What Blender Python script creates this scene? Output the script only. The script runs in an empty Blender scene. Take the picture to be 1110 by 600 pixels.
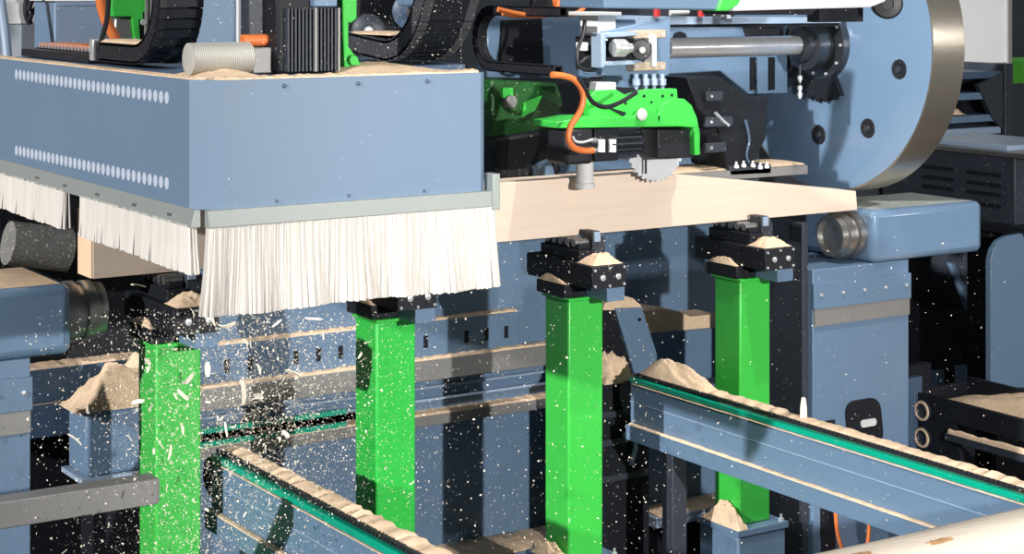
import bpy, bmesh, math, random
from mathutils import Vector, Matrix, noise
R = random.Random(7)
sc = bpy.context.scene
COL = sc.collection

# ------------------------------------------------------------------ camera
F, HC, HY = 1983.0, 2.95, -17.0           # focal length in px, eye height, horizon row (1110x600)
CA, SA = .8415, .5402                     # view axis = (SA, CA, 0)
cam = bpy.data.cameras.new('camera'); camo = bpy.data.objects.new('camera', cam); COL.objects.link(camo)
cam.sensor_fit = 'HORIZONTAL'; cam.sensor_width = 36.0; cam.lens = 36.0 * F / 1110.0
cam.shift_y = (HY - 300.0) / 1110.0
cam.clip_start = .05; cam.clip_end = 200
camo.location = (0, 0, HC); camo.rotation_euler = (math.radians(90), 0, -math.atan2(SA, CA))
sc.camera = camo
# ------------------------------------------------------------------ light
sc.view_settings.view_transform = 'Standard'; sc.view_settings.look = 'None'
sc.view_settings.gamma = 1.0; sc.view_settings.use_curve_mapping = False
sc.view_settings.exposure = 0.0
W = bpy.data.worlds.new('hall_air'); sc.world = W; W.use_nodes = True
bg = W.node_tree.nodes['Background']; bg.inputs[0].default_value = (.90, .95, 1.0, 1); bg.inputs[1].default_value = .11
def light(name, kind, loc, target, energy, color=(1, 1, 1), **kw):
    l = bpy.data.lights.new(name, kind); l.energy = energy; l.color = color
    for k, v in kw.items(): setattr(l, k, v)
    o = bpy.data.objects.new(name, l); COL.objects.link(o); o.location = loc
    o.rotation_euler = (Vector(target) - Vector(loc)).to_track_quat('-Z', 'Y').to_euler()
    return o
light('flash_lamp', 'SPOT', (3.45, -1.0, 3.13), (5.2, 6.5, 1.65), 2350, (1.0, .97, .93), shadow_soft_size=.07, spot_size=math.radians(66), spot_blend=.8)
light('side_sun', 'SUN', (-6, 4.4, 5), (-6 + 1.0, 4.4 + .28, 5 - .36), 3.9, (1.0, .98, .95), angle=math.radians(1.0))
light('skylight', 'AREA', (5.5, 4.0, 8.5), (5.5, 5.5, 2.0), 170, (1.0, .98, .95), shape='RECTANGLE', size=6.0, size_y=1.2)
light('added_rim_light', 'AREA', (15.0, -5.0, 3.9), (6.3, 6.6, 2.6), 160, (1.0, .98, .95), shape='RECTANGLE', size=2.2, size_y=1.3)  # added area light with no visible source: fill and a highlight on the disc rim
light('work_lamp', 'SPOT', (4.75, 5.1, 5.3), (5.05, 6.5, 1.95), 430, (1.0, .97, .93), shadow_soft_size=.03, spot_size=math.radians(46), spot_blend=.9)

# ------------------------------------------------------------------ projection helper: a pixel of the photo on a chosen plane of the place
def pt(px, py, Y=None, X=None, d=None, h=None):
    k = (px - 555.0) / F
    if h is not None:
        d = h * F / (py - HY)
    if Y is not None:
        X = Y * (SA + CA * k) / (CA - SA * k)
    elif X is not None:
        Y = X * (CA - SA * k) / (SA + CA * k)
    else:
        r = k * d; X = CA * r + SA * d; Y = -SA * r + CA * d
    d = SA * X + CA * Y
    return Vector((X, Y, HC - (py - HY) * d / F))

# ------------------------------------------------------------------ materials
def mat(name, col, rough=.5, metal=0.0, var=.10, scale=6.0, specks=0.0, speck_col=(.78, .66, .48), stretch=None, bump=0.0, spec=.5, coat=0.0, emit=None):
    m = bpy.data.materials.new(name); m.use_nodes = True
    nt = m.node_tree; N = nt.nodes; L = nt.links; b = N['Principled BSDF']
    b.inputs['Roughness'].default_value = rough; b.inputs['Metallic'].default_value = metal
    b.inputs['Specular IOR Level'].default_value = spec; b.inputs['Coat Weight'].default_value = coat
    tc = N.new('ShaderNodeTexCoord'); src = tc.outputs['Object']
    if stretch:
        mp = N.new('ShaderNodeMapping'); mp.inputs['Scale'].default_value = stretch
        L.new(src, mp.inputs['Vector']); vs = mp.outputs['Vector']
    else: vs = src
    nz = N.new('ShaderNodeTexNoise'); nz.inputs['Scale'].default_value = scale; nz.inputs['Detail'].default_value = 5
    L.new(vs, nz.inputs['Vector'])
    mx = N.new('ShaderNodeMix'); mx.data_type = 'RGBA'
    c0 = tuple(max(0, c * (1 - var)) for c in col); c1 = tuple(min(1, c * (1 + var)) for c in col)
    mx.inputs[6].default_value = c0 + (1,); mx.inputs[7].default_value = c1 + (1,)
    L.new(nz.outputs['Fac'], mx.inputs[0]); out = mx.outputs[2]
    if specks > 0:
        n2 = N.new('ShaderNodeTexNoise'); n2.inputs['Scale'].default_value = 95; n2.inputs['Detail'].default_value = 1
        L.new(src, n2.inputs['Vector'])
        rp = N.new('ShaderNodeValToRGB'); t = .79 - specks * .16
        rp.color_ramp.elements[0].position = t; rp.color_ramp.elements[0].color = (0, 0, 0, 1)
        rp.color_ramp.elements[1].position = t + .03; rp.color_ramp.elements[1].color = (1, 1, 1, 1)
        L.new(n2.outputs['Fac'], rp.inputs[0])
        m2 = N.new('ShaderNodeMix'); m2.data_type = 'RGBA'; m2.inputs[7].default_value = speck_col + (1,)
        L.new(rp.outputs[0], m2.inputs[0]); L.new(out, m2.inputs[6]); out = m2.outputs[2]
    L.new(out, b.inputs['Base Color'])
    if bump > 0:
        bp = N.new('ShaderNodeBump'); bp.inputs['Strength'].default_value = bump; bp.inputs['Distance'].default_value = .01
        n3 = N.new('ShaderNodeTexNoise'); n3.inputs['Scale'].default_value = scale * 6; n3.inputs['Detail'].default_value = 4
        L.new(vs, n3.inputs['Vector']); L.new(n3.outputs['Fac'], bp.inputs['Height']); L.new(bp.outputs[0], b.inputs['Normal'])
    if emit:
        b.inputs['Emission Color'].default_value = emit[0] + (1,); b.inputs['Emission Strength'].default_value = emit[1]
    return m
BLUE = mat('blue_paint', (.132,.212,.325), .42, var=.06, specks=.25)
HOODB = mat('hood_blue_paint', (.148,.220,.320), .45, var=.04, scale=3, specks=.02, speck_col=(.5, .6, .75))
BLUED = mat('dark_blue_paint', (.062,.105,.175), .45, var=.10, specks=.35)
BLUEG = mat('gloss_blue_paint', (.150,.240,.365), .22, var=.05, coat=.4)
PALE = mat('pale_blue_paint', (.30,.39,.52), .4, var=.05)
GREEN = mat('green_paint', (.048,.52,.065), .34, var=.05, specks=.10, speck_col=(.45, .72, .35))
GREEND = mat('dusty_green_paint', (.052,.47,.068), .40, var=.12, specks=.65, speck_col=(.62, .78, .48))
TEAL = mat('teal_plastic', (.0, .36, .23), .35, var=.08, specks=.1)
BLACK = mat('black_steel', (.012, .014, .019), .5, var=.3, specks=.20, spec=.22)
BLACKM = mat('black_plastic', (.018, .019, .024), .42, var=.3, scale=20, specks=.22, spec=.3)
DARK = mat('charcoal_steel', (.030,.037,.052), .5, var=.25, specks=.25)
GREY = mat('grey_galvanised_steel', (.27,.265,.26), .45, .3, var=.10, scale=9)
STEEL = mat('bright_steel', (.66, .66, .67), .27, .55, var=.12, scale=30, stretch=(1, 1, .15))
DSTEEL = mat('dull_steel', (.40, .39, .38), .38, .9, var=.2, scale=14, specks=.15)
BRASS = mat('brushed_rim_steel', (.62, .56, .47), .24, .9, var=.22, scale=9, stretch=(.2, 1, 1))
BOLT = mat('zinc_bolt', (.75, .77, .80), .3, .6, var=.05)
WHITE = mat('white_sheet', (.80, .81, .83), .5, var=.03)
GREYW = mat('grey_white_sheet', (.62, .62, .63), .6, var=.05)
ORANGE = mat('orange_hose', (.72, .19, .05), .42, var=.10)
RED = mat('red_cap', (.5, .03, .03), .4)
WOOD = mat('spruce', (.76,.62,.50), .62, var=.10, scale=5, stretch=(.35, 6, 9), bump=.08)
WOODE = mat('spruce_end', (.86,.62,.42), .65, var=.12, scale=7, bump=.1)
LOGM = mat('peeled_log', (.46,.405,.34), .7, var=.12, scale=5, stretch=(.4, 2, 2), bump=.25)
BARK = mat('bark_patch', (.30, .17, .08), .85, var=.35, scale=20, bump=.5)
DUST = mat('sawdust', (.80,.60,.42), .95, var=.22, scale=45, bump=.35, spec=.1)
CHIP = mat('wood_chip', (.90,.79,.66), .8, var=.15, scale=3, spec=.1)
BRIST = mat('nylon_bristles', (.64,.605,.565), .55, var=.24, scale=5, stretch=(6, 6, .3))
BAR = mat('pale_aluminium', (.31,.34,.33), .45, .2, var=.05)
SLOT = mat('pale_slot', (.50,.55,.66), .6, var=.03)
FLOOR = mat('dusty_concrete', (.055, .058, .065), .8, var=.35, scale=3, specks=.5, bump=.2)
WALLM = mat('dark_hall_wall', (.030, .036, .048), .7, var=.3, scale=1.5)
GRASS = mat('grass', (.05, .30, .02), .9, var=.4, scale=12)
BLADE = mat('saw_steel', (.74,.75,.78), .38, .3, var=.06, scale=30)

# ------------------------------------------------------------------ mesh helpers
class MB:
    def __init__(s): s.bm = bmesh.new()
    def _face(s, vs):
        try: return s.bm.faces.new(vs)
        except ValueError: return None
    def box(s, x0, x1, y0, y1, z0, z1):
        v = [s.bm.verts.new((x, y, z)) for z in (z0, z1) for y in (y0, y1) for x in (x0, x1)]
        for f in ((0, 2, 3, 1), (4, 5, 7, 6), (0, 1, 5, 4), (2, 6, 7, 3), (0, 4, 6, 2), (1, 3, 7, 5)): s._face([v[i] for i in f])
        return s
    def loft(s, rings, caps=True, closed=True):
        rs = [[s.bm.verts.new(p) for p in r] for r in rings]
        n = len(rs[0])
        for a, b in zip(rs, rs[1:]):
            for i in range(n if closed else n - 1): s._face([a[i], a[(i + 1) % n], b[(i + 1) % n], b[i]])
        if caps: s._face(rs[0][::-1]); s._face(rs[-1])
        return s
    def prism(s, poly, ext):                       # planar polygon of Vectors, extruded by a vector
        e = Vector(ext); return s.loft([[Vector(p) for p in poly], [Vector(p) + e for p in poly]])
    def frame(s, d):
        d = Vector(d).normalized(); u = d.orthogonal().normalized()
        if abs(d.z) < .99: u = d.cross(Vector((0, 0, 1))).normalized()
        return d, u, d.cross(u)
    def lathe(s, p0, axis, prof, seg=28, caps=True):     # prof: (distance along the axis, radius)
        d, u, v = s.frame(axis); p0 = Vector(p0)
        return s.loft([[p0 + d * t + (u * math.cos(a) + v * math.sin(a)) * r for a in [2 * math.pi * i / seg for i in range(seg)]] for t, r in prof], caps)
    def cyl(s, p0, p1, r, seg=20, r2=None):
        p0, p1 = Vector(p0), Vector(p1); l = (p1 - p0).length
        return s.lathe(p0, p1 - p0, [(0, r), (l, r if r2 is None else r2)], seg)
    def tube(s, pts, r, seg=8, sub=4):
        P = [Vector(p) for p in pts]
        if sub > 1 and len(P) > 2:
            Q = []
            for i in range(len(P) - 1):
                a, b, c, e = P[max(i - 1, 0)], P[i], P[i + 1], P[min(i + 2, len(P) - 1)]
                for k in range(sub):
                    t = k / sub
                    Q.append(.5 * ((2 * b) + (c - a) * t + (2 * a - 5 * b + 4 * c - e) * t * t + (3 * b - a - 3 * c + e) * t ** 3))
            P = Q + [P[-1]]
        rings = []; u = None
        for i, p in enumerate(P):
            d = (P[min(i + 1, len(P) - 1)] - P[max(i - 1, 0)]).normalized()
            u = d.orthogonal().normalized() if u is None else (u - d * u.dot(d)).normalized()
            v = d.cross(u)
            rings.append([p + (u * math.cos(a) + v * math.sin(a)) * r for a in [2 * math.pi * k / seg for k in range(seg)]])
        return s.loft(rings)
    def build(s, name, m, parent=None, bevel=0.0, smooth=True, label=None, kind=None, seg=2):
        bmesh.ops.recalc_face_normals(s.bm, faces=s.bm.faces[:])
        me = bpy.data.meshes.new(name)
        if parent is not None:
            bmesh.ops.translate(s.bm, verts=s.bm.verts[:], vec=-world_loc(parent)); org = None
        else:
            lo = [min(v.co[i] for v in s.bm.verts) for i in range(3)]; hi = [max(v.co[i] for v in s.bm.verts) for i in range(3)]
            org = Vector(((lo[0] + hi[0]) / 2, (lo[1] + hi[1]) / 2, lo[2]))
            bmesh.ops.translate(s.bm, verts=s.bm.verts[:], vec=-org)
        s.bm.to_mesh(me); s.bm.free()
        for p in me.polygons: p.use_smooth = smooth
        if smooth: me.set_sharp_from_angle(angle=math.radians(38))
        me.materials.append(m)
        o = bpy.data.objects.new(name, me); COL.objects.link(o)
        if parent is not None: o.parent = parent
        else: o.location = org
        if bevel > 0:
            bv = o.modifiers.new('bevel', 'BEVEL'); bv.width = bevel; bv.segments = seg; bv.limit_method = 'ANGLE'; bv.angle_limit = math.radians(40)
        if label: o['label'] = label
        if kind: o['kind'] = kind
        return o
def world_loc(o):
    v = Vector((0, 0, 0))
    while o is not None: v += Vector(o.location); o = o.parent
    return v
def thing(name, label, cat, loc=(0, 0, 0), group=None):
    o = bpy.data.objects.new(name, None); COL.objects.link(o); o.location = loc; o.empty_display_size = .1
    return tag(o, label, cat, group)
def tag(o, label, cat, group=None, kind=None):
    o['label'] = label; o['category'] = cat
    if group: o['group'] = group
    if kind: o['kind'] = kind
    return o
def struct(o): o['kind'] = 'structure'; return o
def copy_tree(o, parent=None):
    c = o.copy(); COL.objects.link(c)
    if parent is not None: c.parent = parent
    for ch in [x for x in COL.objects if x.parent == o]: copy_tree(ch, c)
    return c
def plate(pxs, Y, t):                        # outline given on the plane y = Y, thickness t away from the viewer
    return MB().prism([pt(x, y, Y=Y) for x, y in pxs], (0, t, 0))
def plateX(pxs, X, t):
    return MB().prism([pt(x, y, X=X) for x, y in pxs], (t, 0, 0))
def hz(h): return HC - h

# heap of sawdust: a bumpy mound on a footprint; base z, height
def heap(x0, x1, y0, y1, z, ht, n=26, seed=1, skew=(0, 0), tilt=0.0):
    r = random.Random(seed); m = MB(); g = []
    ph = [(r.uniform(0, 6.3), r.uniform(2, 5), r.uniform(2, 5)) for _ in range(4)]
    for j in range(n + 1):
        row = []
        for i in range(n + 1):
            u, v = i / n * 2 - 1, j / n * 2 - 1
            uu, vv = u - skew[0], v - skew[1]
            e = max(0, 1 - max(abs(u), abs(v)) ** 4)
            b = max(0, 1 - .55 * (uu * uu + vv * vv))
            w = 1 + .22 * sum(math.sin(p + a * u + c * v) for p, a, c in ph) / 2
            lump = noise.noise(Vector((u * 3.1 + seed, v * 3.1, seed * .7))) * .35 + noise.noise(Vector((u * 8 + seed, v * 8, 2.0))) * .18
            w += lump
            zz = z + .0005 + (ht * b * max(w, .1) * e + (r.uniform(0, .10) * ht if e > 0 else 0))
            row.append(m.bm.verts.new((x0 + (u + 1) / 2 * (x1 - x0), y0 + (v + 1) / 2 * (y1 - y0), zz + tilt * u)))
        g.append(row)
    for j in range(n):
        for i in range(n): m._face([g[j][i], g[j][i + 1], g[j + 1][i + 1], g[j + 1][i]])
    bot = [[m.bm.verts.new((a, b, z + tilt * (-1 if a == x0 else 1))) for a in (x0, x1)] for b in (y0, y1)]
    m._face([bot[0][0], bot[1][0], bot[1][1], bot[0][1]])
    # skirt
    edges = [[g[0][i] for i in range(n + 1)], [g[n][i] for i in range(n + 1)], [g[j][0] for j in range(n + 1)], [g[j][n] for j in range(n + 1)]]
    ends = [(bot[0][0], bot[0][1]), (bot[1][0], bot[1][1]), (bot[0][0], bot[1][0]), (bot[0][1], bot[1][1])]
    for e, (a, b) in zip(edges, ends): m._face(e + [b, a])
    return m
def dust_strip(x0, x1, y0, y1, z, ht, n=60, seed=1, axis='x'):
    r = random.Random(seed); m = MB(); rings = []
    for i in range(n + 1):
        t = i / n; hh = ht * (.55 + .45 * r.random()); ins = .1 * r.random()
        if axis == 'x':
            x = x0 + t * (x1 - x0); w = y1 - y0
            rings.append([(x, y0, z), (x, y1, z), (x, y1 - ins * w, z + hh * .7), (x, (y0 + y1) / 2, z + hh), (x, y0 + ins * w, z + hh * .7)])
        else:
            y = y0 + t * (y1 - y0); w = x1 - x0
            rings.append([(x0, y, z), (x1, y, z), (x1 - ins * w, y, z + hh * .7), ((x0 + x1) / 2, y, z + hh), (x0 + ins * w, y, z + hh * .7)])
    return m.loft(rings)
def stuff(m, name, label, cat, material=None, group=None, smooth=True):
    return tag(m.build(name, material or DUST, smooth=smooth), label, cat, group, 'stuff')

# ================================================================== setting
struct(MB().box(-1, 22, 1.2, 20, -.1, 0).build('floor', FLOOR))
struct(MB().box(-1, 22, 18, 18.2, 0, 8).build('wall_back', WALLM))
struct(MB().box(15.0, 22, 17.0, 17.9, 0, 1.62).build('trim_2', WALLM))
gp = MB().box(15.0, 22, 17.02, 17.88, 1.62, 1.92)
struct(gp.build('trim_1', GRASS))

# ================================================================== timber beam
BY0, BY1, BH0, BH1 = 6.50, 6.65, .834, 1.084
beam = thing('timber_beam', 'long pale sawn timber beam lying across the green columns with a slanted right end', 'timber', (4.2, 6.575, hz(BH1)))
xe = pt(928, 210, Y=BY0).x; xs = pt(705, 187, Y=BY0).x
prof = [(2.34, BH1), (2.34, BH0), (xs, BH0), (xe, .992), (xe + .01, BH1)]
MB().prism([(x, BY0, hz(h)) for x, h in prof], (0, BY1 - BY0, 0)).build('body', WOOD, beam, bevel=.003)
MB().box(2.334, 2.34, BY0 + .002, BY1 - .002, hz(BH1 - .002), hz(BH0 + .002)).build('end_grain', WOODE, beam, label='orange-brown sawn end face')

# ================================================================== green support columns
PX = [2.639, 3.564, 4.49, 5.43]; PY = 6.50; PB = 2.45
def make_column():
    x, y = PX[2], PY
    t = thing('support_column', '', 'column', (x, y, 0), 'green support columns under the beam')
    MB().box(x - .09, x + .09, y - .09, y + .09, hz(PB), hz(1.345)).build('post', GREEN, t, bevel=.008)
    m = MB().box(x - .15, x + .15, y - .15, y + .15, hz(PB + .03), hz(PB)); m.build('base_plate', BLUE, t, bevel=.003, label='blue square base plate')
    m = MB().box(x - .14, x + .14, y - .14, y + .14, 0, hz(PB + .03)); m.build('pedestal', BLUE, t, bevel=.01, label='blue pedestal under the base plate')
    for dx in (-.125, .125):
        for dy in (-.125, .125):
            MB().lathe((x + dx, y + dy, hz(PB)), (0, 0, 1), [(0, .014), (.012, .014), (.014, .006), (.03, .006)], 6).build('anchor_bolt', BOLT, t)
    MB().box(x - .10, x + .105, y - .11, y + .10, hz(1.345), hz(1.332)).build('cap_plate', GREEN, t, bevel=.002)
    MB().box(x - .11, x + .075, y - .09, y + .13, hz(1.332), hz(1.275)).build('lower_block', BLACK, t, bevel=.006)
    MB().box(x + .0, x + .092, y - .245, y - .09, hz(1.335), hz(1.275)).build('front_bracket', BLUE, t, bevel=.003, label='blue bracket below the bolted end')
    hd = MB().box(x - .088, x + .088, y - .25, y + .24, hz(1.275), hz(1.178)).build('head_bar', BLACK, t, bevel=.005)
    ep = MB().box(x - .088, x + .088, y - .262, y - .251, hz(1.275), hz(1.180)).build('end_plate', BLACKM, t, bevel=.002)
    for dx, hh, r in ((-.035, 1.228, .013), (.045, 1.228, .013), (-.075, 1.195, .006), (0, 1.190, .006), (.075, 1.190, .006), (-.075, 1.262, .006), (.0, 1.265, .006), (.075, 1.262, .006)):
        MB().lathe((x + dx, y - .262, hz(hh)), (0, -1, 0), [(0, r), (.006, r), (.008, r * .6)], 12).build('bolt', BOLT, ep)
    m = MB().box(x - .06, x + .02, y - .13, y + .17, hz(1.178), hz(1.128)); m.box(x - .05, x + .01, y - .11, y + .15, hz(1.128), hz(1.105)); m.build('roller_tray', BLACK, t, bevel=.003)
    for k in range(5):
        yy = y - .075 + k * .05
        MB().cyl((x - .055, yy, hz(1.102)), (x + .015, yy, hz(1.102)), .0165, 14).build('support_roller', DSTEEL, t)
    MB().prism([(x + .022, y - .11, hz(1.178)), (x + .088, y - .11, hz(1.178)), (x + .088, y - .11, hz(1.09)), (x + .060, y - .11, hz(1.055)), (x + .022, y - .11, hz(1.055))], (0, .085, 0)).build('stop_block', DARK, t, bevel=.003)
    MB().box(x + .026, x + .058, y - .118, y - .108, hz(1.10), hz(1.058)).build('stop_pad', PALE, t, bevel=.002, label='small pale pad')
    return t
cols = [None] * 4
cols[2] = make_column()
for i in (0, 1, 3):
    cols[i] = copy_tree(cols[2]); cols[i].location.x = PX[i]
for c, l in zip(cols, ('green steel column at the far left in the thickest wood spray, behind the grey bar',
                       'green steel column below the right end of the hanging brush curtain',
                       'green steel column in full view from head to base, left of the long right conveyor',
                       'green steel column crossed by the long conveyor, furthest right and furthest away')): c['label'] = l
for o in COL.objects:
    if o.parent == cols[0] and o.name.startswith('post'):
        o.data = o.data.copy(); o.data.materials[0] = GREEND
    if o.parent == cols[1] and o.name.startswith('post'):
        o.data = o.data.copy(); o.data.materials[0] = mat('lightly_dusted_green', (.030, .47, .060), .36, var=.08, specks=.4, speck_col=(.5, .74, .40))
for i, w in enumerate(('leftmost', 'second', 'third', 'furthest right')):
    x = PX[i]
    stuff(heap(x - .07, x + .085, PY - .245, PY - .115, hz(1.178), .035, seed=i + 3), 'sawdust_heap', 'sawdust heap on the bolted front end of the %s column head' % w if i else 'sawdust heap on the bolted front end of the leftmost column head', 'sawdust')
    stuff(heap(x - .152 + .042, x - .0885, PY - .085, PY + .12, hz(1.275), .022, seed=i + 13), 'sawdust_heap', 'thin sawdust on the side ledge of the %s column head' % w, 'sawdust')
x = PX[3]; stuff(heap(x - .15, x - .092, PY - .15, PY + .12, hz(PB), .09, seed=31, skew=(.3, -.2)), 'sawdust_heap', 'sawdust heap piled on the foot plate of the furthest right green column', 'sawdust')
x = PX[2]; stuff(heap(x - .148, x - .092, PY - .14, PY + .12, hz(PB), .05, seed=32), 'sawdust_heap', 'sawdust heap on the foot plate of the third green column', 'sawdust')

# ================================================================== saw hood with brush curtains
X0, XR, YF, YB, HT, HB = 2.20, 3.232, 5.18, 7.45, .293, .690
c = .0805
hood = thing('saw_hood', 'big blue sheet metal saw hood with white brush curtains hanging below its edges', 'machine hood', (2.7, 6.3, hz(HB)))
MB().box(X0, X0 + .006, YF + c, YB, hz(HB), hz(HT)).build('side_panel', HOODB, hood)
MB().box(X0 + c, XR - .03, YF, YF + .006, hz(HB), hz(HT)).build('front_panel', HOODB, hood)
MB().prism([(X0, YF + c, hz(HB)), (X0 + c, YF, hz(HB)), (X0 + c, YF + .006, hz(HB)), (X0 + .006, YF + c, hz(HB))], (0, 0, HB - HT)).build('corner_panel', HOODB, hood)
MB().prism([(XR - .03, YF, hz(HB)), (XR, YF + .03, hz(HB)), (XR - .006, YF + .03, hz(HB)), (XR - .03, YF + .006, hz(HB))], (0, 0, HB - HT)).build('corner_panel', HOODB, hood)
MB().box(XR - .006, XR, YF + .03, YB, hz(HB), hz(HT)).build('side_panel', HOODB, hood)
tp = [(X0 + .006, YF + c), (X0 + c, YF + .006), (XR - .03, YF + .006), (XR - .006, YF + .03), (XR - .006, YB), (X0 + .006, YB)]
MB().prism([(a, b, hz(HT + .012)) for a, b in tp], (0, 0, .008)).build('top_plate', BLUE, hood)
for k, (ya, yb, zz) in enumerate(((80.5, 106, 0), (163, 198.5, 0))):
    m = MB(); p0 = pt(18, ya, X=X0); p1 = pt(181, yb, X=X0); nS = 33
    for i in range(nS):
        p = p0.lerp(p1, i / (nS - 1)); y, z = p.y, p.z
        ring = [(X0 - .0012, y + .0175 * math.cos(a), z + .020 * math.sin(a) * (1.0 if abs(math.cos(a)) < .9 else 1)) for a in [2 * math.pi * q / 12 for q in range(12)]]
        m.prism(ring, (.0015, 0, 0))
    m.build('slot_row', SLOT, hood, label='row of pale oval vent slots')
for i, px_ in enumerate((308, 388, 463)):
    p = pt(px_, 93 - i * 2.5, Y=YF)
    MB().lathe((p.x, YF, p.z), (0, -1, 0), [(0, .008), (.004, .007), (.006, .003)], 12).build('rivet', BLUED, hood)
for px_, y_ in ((300, 232), (378, 226), (460, 221)):
    p = pt(px_, y_ - 14, Y=YF); MB().lathe((p.x, YF, p.z), (0, -1, 0), [(0, .006), (.004, .005)], 12).build('rivet', BLUED, hood)
# brush holders
BB = HB + .05
fb = MB().box(X0 + .02, XR + .02, YF - .02, YF + .012, hz(BB), hz(HB - .003)).build('brush_holder', BAR, hood, bevel=.003, label='pale metal strip holding the front brush curtain')
lb = MB().prism([(X0 - .022, YF + .02, hz(BB)), (X0 + .012, YF + .02, hz(BB)), (X0 + .012, YF + .02, hz(HB - .003)), (X0 - .006, YF + .02, hz(HB - .003))], (0, YB - YF - .02, 0)).build('brush_holder', BAR, hood, bevel=.002, label='pale metal strip holding the left brush curtain')
for px_ in (40, 70, 105, 145, 183):
    p = pt(px_, 200, X=X0 - .022); MB().lathe((X0 - .022, p.y, hz(HB + .025)), (-1, 0, 0), [(0, .006), (.005, .004)], 10).build('screw', DSTEEL, lb)
MB().box(XR + .0, XR + .028, YF - .03, YF + .03, hz(BB + .01), hz(HB - .06)).build('holder_clip', BAR, hood, bevel=.003)
def strands(p0, p1, n, ln, r, out, w=.013, jit=.006, gaps=(), cl=1.0):
    m = MB(); p0, p1 = Vector(p0), Vector(p1); d = (p1 - p0).normalized(); o = Vector(out); L = (p1 - p0).length
    for layer in range(3):
        for i in range(n):
            t = (i + r.uniform(-.3, .3) + layer * .33) / n
            s = t * L
            if any(a < s < b for a, b in gaps): continue
            base = p0 + d * s + o * (-.010 + layer * .009 + r.uniform(-.002, .002))
            l = (ln(t) if callable(ln) else ln) * (1 + r.uniform(-.012, .012) + .012 * math.sin(s * 9))
            clump = math.sin(s * 61) * .003 + math.sin(s * 23 + 1.3) * .006
            clump *= cl
            sway = d * (clump + r.uniform(-jit, jit) * .35) + o * (r.uniform(-.004, .010) + .010 * cl * math.sin(s * 37 + layer))
            sway += d * (-.03 * max(0, .12 - t) / .12 + .02 * max(0, t - .93) / .07)
            rings = []
            for q, ww in ((0, 1), (.5, 1.05), (1, .95)):
                cpt = base + Vector((0, 0, -l * q)) + sway * (q ** 1.6)
                rings.append([cpt - d * w * .5 * ww, cpt + o * w * .35 * ww, cpt + d * w * .5 * ww, cpt - o * w * .35 * ww])
            m.loft(rings)
    return m
strands((X0 + .03, YF - .004, hz(BB - .006)), (XR + .015, YF - .004, hz(BB - .006)), 300, .272, R, (0, -1, 0)).build('bristles', BRIST, fb, kind='stuff', smooth=False)
yA = YF + .04
gap = pt(78, 235, X=X0).y - yA, 0
g0 = pt(93, 235, X=X0).y - yA; g1 = pt(74, 235, X=X0).y - yA; s0 = pt(170, 270, X=X0).y - yA
strands((X0 - .008, yA, hz(BB - .006)), (X0 - .008, YB, hz(BB - .006)), 560, lambda t: .147 - .012 * t, R, (-1, 0, 0), jit=.004, cl=.25, gaps=((g0, g1), (s0 - .006, s0 + .006))).build('bristles', BRIST, lb, kind='stuff', smooth=False)
# sawdust along the hood top
stuff(dust_strip(X0 + .09, XR - .03, YF + .008, YF + .10, hz(HT + .004), .016, 120, 5), 'sawdust_layer', 'sawdust lying along the front top edge of the blue hood', 'sawdust')
stuff(dust_strip(X0 + .008, X0 + .075, YF + .12, YB, hz(HT + .004), .012, 150, 6, 'y'), 'sawdust_layer', 'sawdust lying along the left top edge of the blue hood', 'sawdust')
stuff(heap(X0 + .08, X0 + .30, YF + .11, YF + .50, hz(HT + .004), .022, seed=8, skew=(.2, 0)), 'sawdust_heap', 'sawdust heap on the hood beside the curved black cable chain', 'sawdust')
stuff(heap(XR - .42, XR - .02, YF + .11, YF + .75, hz(HT + .004), .022, seed=9), 'sawdust_heap', 'sawdust heap on the hood at its right front corner', 'sawdust')

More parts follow.
